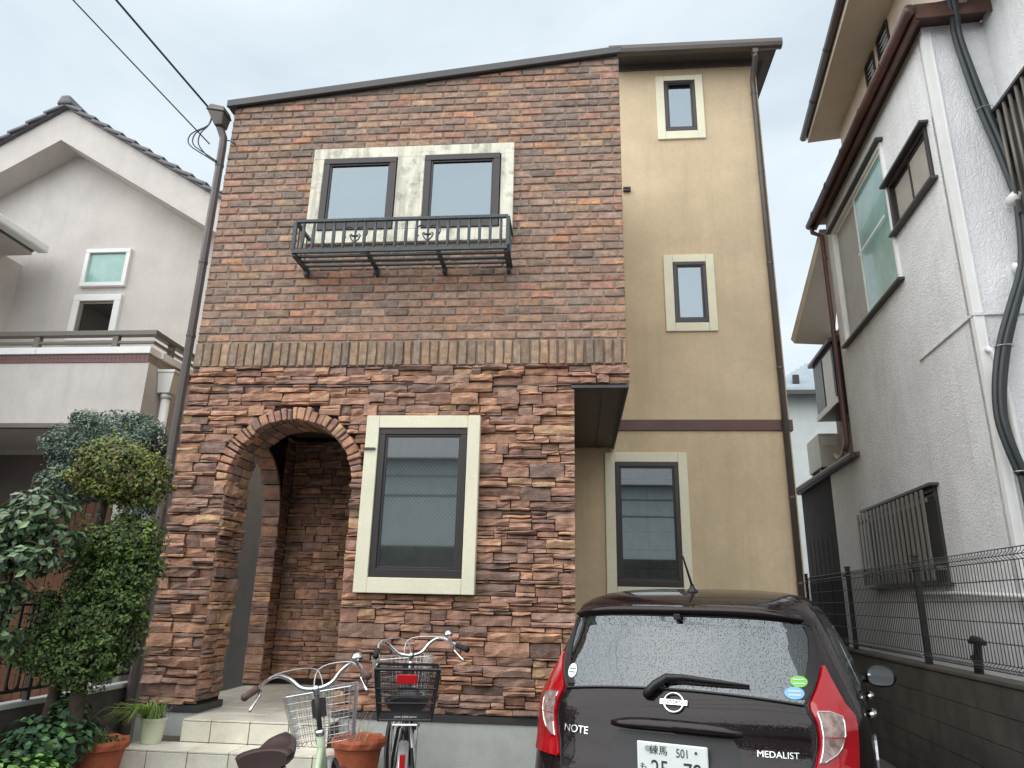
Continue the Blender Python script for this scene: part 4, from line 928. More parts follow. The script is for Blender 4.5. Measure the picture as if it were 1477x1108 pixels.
def CS(s_, z_):
    sg = 1 if s_ >= 0 else -1; s_ = abs(s_); key = round(z_, 4)
    if key not in _oc: _oc[key] = outline(key)
    o = _oc[key]; d = 0
    for a, b in zip(o, o[1:]):
        l = math.hypot(b[0] - a[0], b[1] - a[1])
        if d + l >= s_:
            t = (s_ - d) / l if l else 0; return Vector((sg * (a[0] + (b[0] - a[0]) * t), a[1] + (b[1] - a[1]) * t, z_))
        d += l
    return Vector((0, o[-1][1], z_))
def CN(s_, z_):
    a = CS(s_ + .01, z_) - CS(s_ - .01, z_); b = CS(s_, z_ + .008) - CS(s_, z_ - .008); n_ = a.cross(b); n_.normalize()
    return n_
def CO(s_, z_, off=0): return CS(s_, z_) + CN(s_, z_) * off
# body shell
zl = []
for (a, b) in zip(CAR_LV, CAR_LV[1:]):
    k = max(1, int((b[0] - a[0]) / .03)); zl += [a[0] + (b[0] - a[0]) * i / k for i in range(k)]
zl.append(CAR_LV[-1][0])
m = MB(); rows = []
for z_ in zl:
    o = outline(z_); loop = [(x_, y_, z_) for x_, y_ in o] + [(-x_, y_, z_) for x_, y_ in o[-2:0:-1]]; rows.append(loop + [loop[0]])
nn = len(rows[0]) - 1; v = [p for r_ in rows for p in r_[:-1]]; f = []
for i in range(len(rows) - 1):
    for k in range(nn): f.append((i * nn + k, i * nn + (k + 1) % nn, (i + 1) * nn + (k + 1) % nn, (i + 1) * nn + k))
f.append(tuple((len(rows) - 1) * nn + k for k in range(nn))); f.append(tuple(range(nn))[::-1])
m.add(v, f); body = m.build('body', 'car_paint', CAR, smooth=True, local=True)
def patch(name, rws, mname, parent, off=.004, ncol=12, sub=6, label=None, mirror=False, skirt=True):
    rws = sorted(rws); R_ = []
    for (z0, a0, b0), (z1, a1, b1) in zip(rws, rws[1:]):
        for k in range(sub): t = k / sub; R_.append((z0 + (z1 - z0) * t, a0 + (a1 - a0) * t, b0 + (b1 - b0) * t))
    R_.append(rws[-1]); m = MB(); g_ = []
    for z_, a, b in R_:
        if mirror: a, b = -b, -a
        g_.append([CO(a + (b - a) * i / ncol, z_, off) for i in range(ncol + 1)])
    m.grid(g_)
    if skirt:
        ring = g_[0] + [r_[-1] for r_ in g_[1:]] + g_[-1][-2::-1] + [g_[k][0] for k in range(len(g_) - 2, 0, -1)]
        inn = []
        zz = [R_[0]] * (ncol + 1)
        cen = sum(ring, Vector()) / len(ring)
        m.add(ring + [p - CN_at(p) * (off + .006) for p in ring], [(i, len(ring) + i, len(ring) + (i + 1) % len(ring), (i + 1) % len(ring)) for i in range(len(ring))])
    return m.build(name, mname, parent, smooth=True, local=True, label=label)
def CN_at(p):
    n_ = Vector((p.x * 1.2, p.y - 1.2, .1)); n_.normalize(); return n_
GR = [(1.045, -.585, .585), (1.09, -.625, .625), (1.15, -.66, .66), (1.22, -.685, .685), (1.30, -.695, .695), (1.36, -.69, .69), (1.40, -.665, .665), (1.422, -.62, .62)]
# rear glass: bottom edge bows up in the middle
gw = MB(); g_ = []
for k in range(25):
    t = k / 24; r_ = []
    for i in range(41):
        u_ = -1 + 2 * i / 40; zb_ = 1.082 - .034 * u_ * u_; zt_ = 1.424 - .03 * abs(u_) ** 4; z_ = zb_ + (zt_ - zb_) * t
        for (a, b) in zip(GR, GR[1:]):
            if a[0] <= z_ <= b[0] or (b is GR[-1] and z_ > b[0]): hw = a[2] + (b[2] - a[2]) * min(1, (z_ - a[0]) / (b[0] - a[0])); break
        r_.append(CO(u_ * hw, z_, .006))
    g_.append(r_)
gw.grid(g_); rg = gw.build('rear_window', 'car_glass', CAR, smooth=True, local=True)
gb = MB(); gb.grid([[p - CN_at(p) * .003 for p in r_] for r_ in g_]).build('dark_cabin', 'car_trim', rg, smooth=True, local=True)
ring = g_[0] + [r_[-1] for r_ in g_[1:]] + g_[-1][-2::-1] + [g_[k][0] for k in range(len(g_) - 2, 0, -1)]
q = MB(); q.tube(ring, .006, 6, closed=True); q.build('window_seal', 'car_trim', rg, local=True)
# dark ceramic edge of the glass, right and left
for mi in (False, True): patch('glass_border', [(1.07, .54, .60), (1.15, .60, .665), (1.25, .635, .69), (1.34, .645, .693), (1.39, .62, .675)], 'car_trim', rg, .0085, 4, 5, mirror=mi, skirt=False)
# spoiler lip
q = MB(); rows = []
for k, (dz, off) in enumerate(((1.424, .012), (1.432, .045), (1.446, .05), (1.458, .03), (1.475, .004))):
    rows.append([CO(-.60 + 1.2 * i / 30, dz - .03 * abs(-1 + 2 * i / 30) ** 4, off) for i in range(31)])
q.grid(rows); q.build('spoiler', 'car_paint', CAR, smooth=True, local=True)
q = MB(); p = CO(0, 1.432, .05); q.box(-.018, .018, p.y - .006, p.y + .02, 1.405, 1.435); q.build('washer_nozzle', 'car_trim', CAR, local=True, bevel=.004)
# tail lamps
TL_ = [(.735, .60, .83), (.80, .62, .838), (.87, .642, .848), (.92, .648, .855), (.97, .644, .860), (1.003, .63, .855), (1.025, .618, .83), (1.05, .616, .80), (1.10, .648, .772), (1.16, .682, .738), (1.208, .705, .716)]
CL_ = [(.822, .636, .66), (.85, .648, .715), (.88, .655, .745), (.93, .66, .768), (.98, .655, .772), (1.0, .648, .765), (1.02, .642, .70)]
for mi in (False, True):
    tl = patch('tail_lamp', TL_, 'lamp_red', CAR, .016, 10, 5, mirror=mi)
    patch('clear_lens', CL_, 'lamp_clear', tl, .0185, 6, 5, mirror=mi)
    q = MB(); sg = -1 if mi else 1
    q.tube([CO(sg * a, z_, .019) for z_, a, b in CL_] + [CO(sg * b, z_, .019) for z_, a, b in CL_[::-1]], .0035, 5, closed=True); q.build('lens_rim', 'chrome', tl, local=True)
    q = MB(); q.tube([CO(sg * .928, .925, .0165), CO(sg * .93, .93, .017)] if False else [CO(sg * .655, .922, .0195), CO(sg * .71, .922, .0195), CO(sg * .766, .922, .0195)], .0028, 5); q.build('lens_divider', 'lamp_red', tl, local=True)
# hatch seams
for sg in (-1, 1):
    q = MB(); q.tube([CO(sg * a, z_, .002) for a, z_ in ((.60, 1.045), (.606, 1.02), (.632, .97), (.638, .92), (.63, .87), (.605, .80), (.588, .735), (.575, .65), (.56, .56), (.50, .50), (.3, .49), (0, .488))], .0045, 5); q.build('hatch_seam', 'car_trim', CAR, local=True)
# crease shelf (garnish) over the plate and dark plate recess
q = MB(); rows = []
prof = [(.955, .002), (.948, .028), (.935, .04), (.918, .042), (.905, .036), (.898, .004)]
for z_, off in prof:
    r_ = []
    for i in range(31):
        u_ = -1 + 2 * i / 30; e = (1 - abs(u_) ** 5); r_.append(CO(u_ * .315, .93 + (z_ - .93) * (.35 + .65 * e) - .012 * abs(u_) ** 3, .002 + off * e))
    rows.append(r_)
q.grid(rows[::-1]); q.build('garnish', 'car_paint', CAR, smooth=True, local=True)
patch('plate_recess', [(.60, -.30, .30), (.70, -.31, .31), (.85, -.30, .30), (.893, -.27, .27)], 'car_trim', CAR, .0025, 16, 3, skirt=False)
py = CO(0, .78, 0).y - .022
q = MB(); q.box(-.165, .165, py, py + .012, .695, .86); plate = q.build('number_plate', 'plate_white', CAR, local=True, bevel=.006)
PT = lambda cx, cz: (lambda x_, y_, z_: (cx + x_, py - .0012 - z_, cz + y_))
for s_, x_, z_, sz, sx in (('練馬', -.062, .825, .043, 1.0), ('501', .05, .822, .052, .8), ('も', -.135, .752, .036, 1), ('25', -.058, .745, .105, .82), ('-', .02, .745, .09, .8), ('78', .093, .745, .105, .82)):
    text_mesh('plate_lettering', s_, sz, 'plate_green', plate, PT(x_, z_), .0008, sx=sx)
q = MB(); q.tube([(-.112, py, .835), (-.112, py - .008, .835)], .012, 12); q.build('seal_cap', 'steel_wire', plate, local=True)
q = MB(); q.tube([(.112, py, .832), (.112, py - .005, .832)], .006, 8); q.build('plate_bolt', 'dark_metal', plate, local=True)
# badges
def on_surf(s0, z0, off): 
    def T_(x_, y_, z_): 
        p = CO(s0 + x_, z0 + y_, off + z_); return (p.x, p.y, p.z)
    return T_
text_mesh('model_badge', 'NOTE', .048, 'chrome', CAR, on_surf(-.508, .866, .004), .003, sx=1.15)
text_mesh('trim_badge', 'MEDALIST', .036, 'chrome', CAR, on_surf(.462, .845, .004), .003, sx=1.12)
q = MB(); ez = 1.025; q.tube([CO(.047 * math.cos(t), ez + .040 * math.sin(t), .010) for t in [2 * math.pi * k / 28 for k in range(28)]], .0065, 8, closed=True); em = q.build('emblem_ring', 'chrome', CAR, smooth=True, local=True)
q = MB(); rows = [[CO(-.066 + .132 * i / 8, ez - .011 + .022 * k, .0165) for i in range(9)] for k in range(2)]; q.grid(rows)
for k in (0, 1): q.grid([[CO(-.066 + .132 * i / 8, ez - .011 + .022 * k, o_) for i in range(9)] for o_ in (.0165, .004)], flip=bool(k))
q.build('emblem_bar', 'chrome', em, local=True)
text_mesh('emblem_lettering', 'NISSAN', .021, 'car_trim', em, on_surf(0, ez, .019), .0008, sx=1.25)
# wiper
q = MB(); P = [CO(-.135, 1.05, .012), CO(-.125, 1.052, .03), CO(-.09, 1.085, .04), CO(-.035, 1.122, .036), CO(.05, 1.128, .03), CO(.2, 1.12, .026), CO(.35, 1.112, .018)]
q.tube(P, [.02, .024, .021, .019, .014, .011, .006], 8); wp = q.build('rear_wiper', 'car_trim', CAR, smooth=True, local=True)
q = MB(); q.tube([CO(-.06 + .41 * i / 8, 1.112 - .004 * i / 8, .012) for i in range(9)], .007, 5); q.build('wiper_blade', 'rubber', wp, local=True)
# stickers
def disc(name, s0, z0, a, b, mname, parent, off=.0095):
    q = MB(); P = [CO(s0, z0, off)] + [CO(s0 + a * math.cos(t), z0 + b * math.sin(t), off) for t in [2 * math.pi * k / 24 for k in range(24)]]
    q.add(P, [(0, 1 + k, 1 + (k + 1) % 24) for k in range(24)]); return q.build(name, mname, parent, local=True)
disc('sticker', -.575, 1.128, .032, .034, 'sticker_white', rg); disc('sticker', .572, 1.142, .042, .024, 'sticker_green', rg); disc('sticker', .548, 1.094, .046, .026, 'sticker_blue', rg)
for s0, z0, sx_, mname in ((-.575, 1.128, .022, 'plate_green'), (.572, 1.142, .026, 'sticker_white'), (.548, 1.094, .028, 'sticker_white')):
    q = MB()
    for dz in (-.008, .008): q.grid([[CO(s0 + sx_ * (-1 + 2 * i / 4), z0 + dz + e, .0108) for i in range(5)] for e in (-.0018, .0018)])
    q.build('sticker_line', mname, rg, local=True)
# side glass, handles, mirrors, rails, aerial, wheels
for mi in (False, True):
    sg = -1 if mi else 1
    for (a, b) in ((1.02, 1.68), (1.74, 2.52)):
        patch('side_window', [(1.05, a, b + .02), (1.15, a + .01, b - .02), (1.25, a + .02, b - .08), (1.34, a + .05, b - .16), (1.37, a + .10, b - .22)], 'car_glass', CAR, .004, 10, 4, mirror=mi)
    for ss in (1.42, 2.30):
        q = MB(); q.tube([CO(sg * (ss - .09), .955, .01), CO(sg * (ss - .07), .957, .035), CO(sg * (ss + .07), .957, .035), CO(sg * (ss + .09), .955, .01)], .014, 8); q.build('door_handle', 'car_paint' if False else 'chrome', CAR, smooth=True, local=True)
    q = MB(); q.tube([CO(sg * 1.70, z_, .002) for z_ in (.3, .6, .95, 1.05)], .004, 4); q.build('door_seam', 'car_trim', CAR, local=True)
    # mirror
    mxx, my, mz = sg * .945, 2.60, 1.015
    q = MB(); q.lathe([(.0, -.055), (.07, -.052), (.095, -.02), (.098, .02), (.085, .045)], (0, 0, 0), 20); q.v = [(mxx + p[0] * 1.08, my - p[2] * 1.0, mz + p[1] * .78) for p in q.v]; mr = q.build('door_mirror', 'car_trim', CAR, smooth=True, local=True)
    q = MB(); P = [(mxx, my - .047, mz)] + [(mxx + .084 * math.copysign(abs(math.cos(t)) ** .7, math.cos(t)), my - .047, mz + .060 * math.copysign(abs(math.sin(t)) ** .7, math.sin(t))) for t in [2 * math.pi * k / 32 for k in range(32)]]
    q.add(P, [(0, 1 + k, 1 + (k + 1) % 32) for k in range(32)]); q.build('mirror_glass', 'mirror', mr, local=True)
    q = MB(); q.tube([(sg * .80, 2.66, .98), (sg * .88, 2.63, .985)], .022, 8); q.build('mirror_arm', 'car_trim', mr, local=True)
    for yy in (.72, 3.32):
        q = MB(); prof = [(.20, -.10), (.29, -.10), (.31, -.08), (.315, 0), (.31, .08), (.29, .10), (.20, .10)]; q.lathe(prof, (0, 0, 0), 28); q.v = [(sg * .745 + p[2], yy + p[0], .315 + p[1]) for p in q.v]; wh = q.build('wheel', 'rubber', CAR, smooth=True, local=True)
        q = MB(); q.lathe([(.04, .0), (.19, .0), (.205, .012), (.205, .03)], (0, 0, 0), 24); q.v = [(sg * (.842 + (p[2] if sg > 0 else p[2])), yy + p[0], .315 + p[1]) for p in q.v]; q.build('rim', 'silver_paint', wh, local=True)
q = MB(); q.lathe([(.034, 0), (.03, .015), (.016, .03), (.010, .05)], (0, .70, 1.545), 12); an = q.build('aerial_base', 'car_trim', CAR, smooth=True, local=True)
q = MB(); q.tube([(0, .70, 1.585), (-.012, .60, 1.70), (-.016, .56, 1.745)], [.008, .006, .0045], 6); q.build('aerial', 'car_trim', an, local=True)
# bumper lower trim
patch('rear_bumper_trim', [(.26, -.5, .5), (.34, -.55, .55), (.40, -.5, .5)], 'car_trim', CAR, .004, 16, 3)

# ------------------------------------------------------------------ bicycles
def wire_basket(parent, c_, wt_, wb_, dt_, db_, h, mname, nv=11, nh=7, r_=.0019, name='basket'):
    q = MB(); x0, y0, z0 = c_
    def rect(w, d, z_): 
        P = []; rr = .04
        for sx, sy, a0 in ((1, 1, 0), (-1, 1, 90), (-1, -1, 180), (1, -1, 270)):
            for k in range(4): a = R(a0 + k * 30); P.append((x0 + sx * (w / 2 - rr) + rr * math.cos(a), y0 + sy * (d / 2 - rr) + rr * math.sin(a), z_))
        return P
    for k in range(nh + 1):
        t = k / nh; q.tube(rect(wb_ + (wt_ - wb_) * t, db_ + (dt_ - db_) * t, z0 + h * t), r_ * (2.2 if k == nh else 1), 5, closed=True)
    for i in range(nv + 1):
        u_ = -1 + 2 * i / nv
        for sy in (-1, 1): q.tube([(x0 + u_ * (wb_ / 2 - .02), y0 + sy * db_ / 2, z0), (x0 + u_ * (wt_ / 2 - .02), y0 + sy * dt_ / 2, z0 + h)], r_ * .9, 4)
        q.tube([(x0 + u_ * (wb_ / 2 - .02), y0 - db_ / 2, z0), (x0 + u_ * (wb_ / 2 - .02), y0 + db_ / 2, z0)], r_ * .9, 4)
    for i in range(int(nv * .7) + 1):
        u_ = -1 + 2 * i / int(nv * .7)
        for sx in (-1, 1): q.tube([(x0 + sx * wb_ / 2, y0 + u_ * (db_ / 2 - .02), z0), (x0 + sx * wt_ / 2, y0 + u_ * (dt_ / 2 - .02), z0 + h)], r_ * .9, 4)
    return q.build(name, mname, parent, local=True)
def bicycle(name, label, loc, heading, lean, steer, frame_m, hb_z, grip_m, saddle_m, rear_basket, wr=.33, stepthru=True):
    B = thing(name, label, 'bicycle', loc, 'bicycles parked by the porch', rot=(0, 0, 0))
    B.rotation_mode = 'ZXY'; B.rotation_euler = (0, R(lean), R(heading))
    WB_ = 1.09
    def wheel(parent, yc, front):
        q = MB(); q.tube([(0, yc + (wr - .016) * math.cos(t), wr + (wr - .016) * math.sin(t)) for t in [2 * math.pi * k / 40 for k in range(40)]], .017, 8, closed=True); w = q.build('tyre', 'rubber', parent, smooth=True, local=True)
        q = MB(); q.tube([(0, yc + (wr - .042) * math.cos(t), wr + (wr - .042) * math.sin(t)) for t in [2 * math.pi * k / 40 for k in range(40)]], .011, 6, closed=True)
        for k in range(28):
            t = 2 * math.pi * k / 28; sx = .025 if k % 2 else -.025; q.tube([(sx, yc + .02 * math.cos(t + .6), wr + .02 * math.sin(t + .6)), (0, yc + (wr - .04) * math.cos(t), wr + (wr - .04) * math.sin(t))], .0012, 3)
        q.tube([(-.05, yc, wr), (.05, yc, wr)], .014, 8); q.build('rim', 'chrome', parent if False else w, local=True)
        q = MB(); a0, a1 = (R(8), R(170)) if not front else (R(-10), R(150)); rows = []
        for k in range(25):
            t = a0 + (a1 - a0) * k / 24; t = math.pi - t if not front else t
            rows.append([(dx, yc + (wr + .022 - dd) * math.cos(t), wr + (wr + .022 - dd) * math.sin(t)) for dx, dd in ((-.027, .014), (-.018, .003), (0, 0), (.018, .003), (.027, .014))])
        q.grid(rows); q.build('mudguard', 'silver_paint', w, smooth=True, local=True)
        return w
    wheel(B, 0, False)
    # steering group axis
    hy, hz = .865, .60; top = Vector((0, .815, hb_z - .06)); bottom = Vector((0, .905, .62)); ax = (top - bottom).normalized()
    q = MB()
    bb = Vector((0, .44, .285)); st_top = Vector((0, .255, .74)); head_lo = Vector((0, .895, .63)); head_hi = Vector((0, .862, .80))
    q.tube([head_lo - ax * .03, head_hi + ax * .03], .021, 10)
    q.tube(smooth_path([head_hi - ax * .04, (0, .74, .60), (0, .58, .40), bb]), .019, 10); q.tube(smooth_path([head_lo, (0, .72, .48), (0, .56, .33), bb]), .021, 10)
    q.tube([bb, st_top], .016, 8)
    for sx in (-.05, .05): q.tube([(sx * .4, bb.y, bb.z), (sx, .2, .31), (sx, 0, wr)], .010, 6); q.tube([(sx * .3, .275, .70), (sx, .1, .5), (sx, 0, wr)], .008, 6)
    fr = q.build('frame', frame_m, B, smooth=True, local=True)
    q = MB(); q.tube([st_top, (0, .235, .80)], .013, 8); q.build('seat_post', 'chrome', fr, local=True)
    # saddle
    q = MB(); rows = []
    for k in range(13):
        t = k / 12; y_ = .10 + .27 * t; w = .105 * (1 - t) ** .55 * (1 if t > .08 else .8) + .022; w = w if t < .98 else .012; zc = .868 - .028 * math.sin(math.pi * min(1, t * 1.3)) + .012 * t - (.02 if k == 0 else 0)
        rows.append([(w * math.cos(a), y_, zc + (.03 if math.sin(a) > 0 else .055) * math.sin(a)) for a in [2 * math.pi * i / 16 for i in range(17)]])
    q.grid(rows); q.add(rows[0][:-1], [tuple(range(16))]); q.add(rows[-1][:-1], [tuple(range(16))[::-1]]); q.build('saddle', saddle_m, B, smooth=True, local=True)
    q = MB()
    for sx in (-.05, .05): q.tube([(sx, .13, .80 + .012 * math.sin(t)) for t in (0, 1)] if False else [(sx + .018 * math.cos(t), .14 + .018 * math.sin(t), .775 + t * .0036) for t in [i * .7 for i in range(20)]], .0035, 5)
    q.tube([(-.06, .13, .79), (.06, .13, .79)], .006, 6); q.build('saddle_spring', 'chrome', fr, local=True)
    # chain case, crank, pedals, stand, rack
    q = MB(); q.tube([(.045, .0, wr), (.045, .44, .285)], .03, 8); q.build('chain_case', 'black_paint', fr, local=True)
    for sg in (-1, 1):
        q = MB(); q.tube([(sg * .03, .44, .285), (sg * .07, .44 + sg * .03, .285 - sg * .0), (sg * .085, .44 + sg * .11, .285 + sg * .10)], .009, 6); cr_ = q.build('crank', 'chrome', fr, local=True)
        q = MB(); q.box(sg * .09 if sg > 0 else -.185, .185 if sg > 0 else -.09, .40 + sg * .11, .47 + sg * .11, .275 + sg * .10, .297 + sg * .10); q.box(.11 if sg > 0 else -.165, .165 if sg > 0 else -.11, .395 + sg * .11, .399 + sg * .11, .278 + sg * .1, .294 + sg * .1); q.build('pedal', 'amber' if False else 'dark_metal', cr_, local=True)
    q = MB(); q.tube([(-.06, .0, wr), (-.10, -.02, .02), (.10, -.02, .02), (.06, 0, wr)], .008, 6); q.build('stand', 'chrome', fr, local=True)
    q = MB()
    for sx in (-.06, -.02, .02, .06): q.tube([(sx, -.24, wr + .465), (sx, .2, wr + .465)], .005, 5)
    for yy in (-.24, 0, .2): q.tube([(-.06, yy, wr + .465), (.06, yy, wr + .465)], .005, 5)
    for sx in (-.065, .065): q.tube([(sx, 0, wr), (sx, -.08, wr + .465)], .005, 5)
    q.build('rack', 'chrome', fr, local=True)
    q = MB(); q.box(-.014, .014, -.248, -.236, wr + .25 + .02, wr + .315 + .02); q.box(0, 0, 0, 0, 0, 0) if False else None; q.build('rear_reflector', 'red_reflector', fr, local=True, bevel=.003)
    # everything that steers
    Q = Matrix.Translation(bottom) @ Matrix.Rotation(R(steer), 4, ax) @ Matrix.Translation(-bottom)
    before = set(bpy.data.objects)
    q = MB()
    for sx in (-.05, .05): q.tube([(sx * .3, .90, .655), (sx, .93, .60), (sx, WB_ - .02, .40), (sx, WB_, wr)], .011, 8)
    fk = q.build('fork', frame_m, B, smooth=True, local=True)
    w = wheel(fk, WB_, True)
    q = MB(); q.tube([head_hi + ax * .03, top], .0135, 10); q.build('stem', 'dark_metal' if frame_m == 'sage_paint' else 'chrome', fk, smooth=True, local=True)
    q = MB(); q.tube([head_hi + ax * .02, head_hi + ax * .045], .024, 12); q.build('headset', 'chrome', fk, smooth=True, local=True)
    q = MB(); q.tube([top - ax * .03 + Vector((0, .0, 0)), top + ax * .012], .017, 8); q.tube([top, top + Vector((0, -.02, .0))], .018, 8); q.build('stem_clamp', 'chrome', fk, smooth=True, local=True)
    hp = [(-.285, -.27, .035), (-.255, -.17, .055), (-.225, -.07, .085), (-.185, -.005, .095), (-.13, .02, .065), (-.075, .012, .015), (0, 0, 0), (.075, .012, .015), (.13, .02, .065), (.185, -.005, .095), (.225, -.07, .085), (.255, -.17, .055), (.285, -.27, .035)]
    hv = [top + Vector(p) for p in hp]
    q = MB(); q.tube(smooth_path(hv, 4), .0112, 8); hb = q.build('handlebar', 'chrome', fk, smooth=True, local=True)
    for sg in (-1, 1):
        a, b = (hv[0], hv[1]) if sg < 0 else (hv[-1], hv[-2])
        q = MB(); d = (a - b).normalized(); q.tube([b + d * .005, b + d * .02, a - d * .01, a + d * .012], [.018, .0172, .0172, .0185], 10); q.build('grip', grip_m, hb, smooth=True, local=True)
        q = MB(); e = Vector((sg * .0, .03, -.025)); q.tube([b - d * .02 + e * .6, b + d * .03 + e * 1.1 + Vector((-sg * .02, 0, 0)), a + e * 1.6 + Vector((-sg * .02, 0, -.01)), a + d * .03 + e * 1.7 + Vector((-sg * .02, 0, -.02))], [.010, .009, .008, .0075], 6); q.build('brake_lever', 'chrome', hb, smooth=True, local=True)
        q = MB(); q.tube(smooth_path([b - d * .02 + e * .5, b - d * .09 + Vector((-sg * .04, .05, .03)), top + Vector((sg * .03, .09, .10)), top + Vector((-sg * .02, .09, .03)), top + Vector((-sg * .02, .06, -.15))]), .0035, 6); q.build('brake_cable', 'steel_wire', hb, smooth=True, local=True)
    b, d = hv[-3], Vector((0, 0, 1))
    q = MB(); q.lathe([(.012, -.01), (.028, -.005), (.03, .008), (.022, .022), (.006, .03)], tuple(hv[-3] + Vector((.0, -.02, .03))), 14); q.build('bell', 'chrome', hb, smooth=True, local=True)
    q = MB(); q.box(-.035, .035, top.y + .055, top.y + .07, top.z - .14, top.z - .05); q.build('basket_bracket', 'dark_metal', fk, local=True)
    wire_basket(fk, (0, top.y + .215, top.z - .275), .37, .29, .27, .20, .255, 'steel_wire')
    q = MB(); q.lathe([(.012, -.035), (.03, -.02), (.033, .02), (.028, .03)], (0, 0, 0), 14); q.v = [(p[0] + .075, p[2] + 1.0, p[1] + .60) for p in q.v]; q.build('headlamp', 'dark_metal', fk, smooth=True, local=True)
    for o in set(bpy.data.objects) - before:
        o.data.transform(Q)
    if rear_basket:
        bk = MB(); x0, y0, z0 = 0, -.10, wr + .485; wt_, wb_, dt_, db_, h = .325, .265, .30, .26, .235
        def c8(w, d_, z_): return [(-w / 2, y0 - d_ / 2, z_), (w / 2, y0 - d_ / 2, z_), (w / 2, y0 + d_ / 2, z_), (-w / 2, y0 + d_ / 2, z_)]
        lo, hi = c8(wb_, db_, z0), c8(wt_, dt_, z0 + h)
        for i in range(4): bk.tube([lo[i], hi[i]], .006, 5)
        bk.tube(hi, .007, 5, closed=True); bk.tube(lo, .006, 5, closed=True)
        for t in (.33, .62): bk.tube([Vector(a) + (Vector(b_) - Vector(a)) * t for a, b_ in zip(lo, hi)], .004, 4, closed=True)
        ba = bk.build('rear_basket', 'black_iron', B, local=True)
        me = MB()
        for i in range(4):
            a0, a1, b0, b1 = Vector(lo[i]), Vector(lo[(i + 1) % 4]), Vector(hi[i]), Vector(hi[(i + 1) % 4]); n_ = 36
            for k in range(1, n_): me.tube([a0 + (a1 - a0) * k / n_, b0 + (b1 - b0) * k / n_], .0011, 3)
            for k in range(1, 28): t = k / 28; me.tube([a0 + (b0 - a0) * t, a1 + (b1 - a1) * t], .0011, 3)
        for k in range(1, 16): t = k / 16; me.tube([Vector(lo[0]) + (Vector(lo[3]) - Vector(lo[0])) * t, Vector(lo[1]) + (Vector(lo[2]) - Vector(lo[1])) * t], .0011, 3)
        me.build('basket_mesh', 'black_iron', ba, local=True)
        q = MB(); q.box(-.05, .05, y0 - dt_ / 2 - .016, y0 - dt_ / 2 - .002, z0 + h - .065, z0 + h - .022); q.build('basket_reflector', 'red_reflector', ba, local=True, bevel=.003)
    return B
bicycle('bicycle', 'sage green bicycle with brown saddle and wire front basket before the steps', (-1.165, -2.40, .0), 2, -8, 10, 'sage_paint', 1.10, 'grip_brown', 'brown_vinyl', False)
bicycle('bicycle', 'black bicycle with dark rear mesh basket and red reflectors near the stone wall', (-.90, -1.42, .09), 12, 0, 16, 'black_paint', 1.10, 'rubber', 'black_paint', True)

# ------------------------------------------------------------------ garden on the left
def lsrgb(c_, k): return tuple(min(1, v * k) for v in srgb(*c_))
def leaf(m, p, n_, size, col, asp=.55, fold=.25):
    t = n_.cross(Vector((random.uniform(-1, 1), random.uniform(-1, 1), random.uniform(-1, 1))))
    if t.length < 1e-4: t = n_.cross(Vector((1, 0, 0)))
    t.normalize(); b = n_.cross(t); L = size * .5; W = size * asp * .5
    m.add([p - t * L, p + b * W + n_ * W * fold, p + t * L, p - b * W + n_ * W * fold], [(0, 1, 2), (0, 2, 3)], col)
def rvec():
    while True:
        v_ = Vector((jit(1), jit(1), jit(1)))
        if .05 < v_.length <= 1: return v_
def blob(m, c_, rad, n_, size, cols, shell=.75, bumps=8, asp=.55, up=.25, noise=.2):
    c_ = Vector(c_); bl = [(rvec().normalized(), random.uniform(-noise, noise)) for _ in range(bumps)]
    for _ in range(n_):
        d = rvec().normalized(); k = 1 + sum(a * max(0, d.dot(b_)) ** 4 for b_, a in bl); r_ = random.uniform(shell, 1.04) ** .7 * k
        p = c_ + Vector((d.x * rad[0], d.y * rad[1], d.z * rad[2])) * r_
        nn_ = (d + rvec() * .7 + Vector((0, 0, up))).normalized(); col = random.choice(cols); s_ = random.uniform(.75, 1.25)
        leaf(m, p, nn_, size * random.uniform(.7, 1.3), tuple(v * s_ for v in col), asp)
def limbs(path, r0, r1, name, parent, m='bark'):
    q = MB(); P = smooth_path(path, 3); n_ = len(P); q.tube([p + Vector((jit(.006), jit(.006), 0)) for p in P], [r0 + (r1 - r0) * i / (n_ - 1) for i in range(n_)], 8); return q.build(name, m, parent, smooth=True)
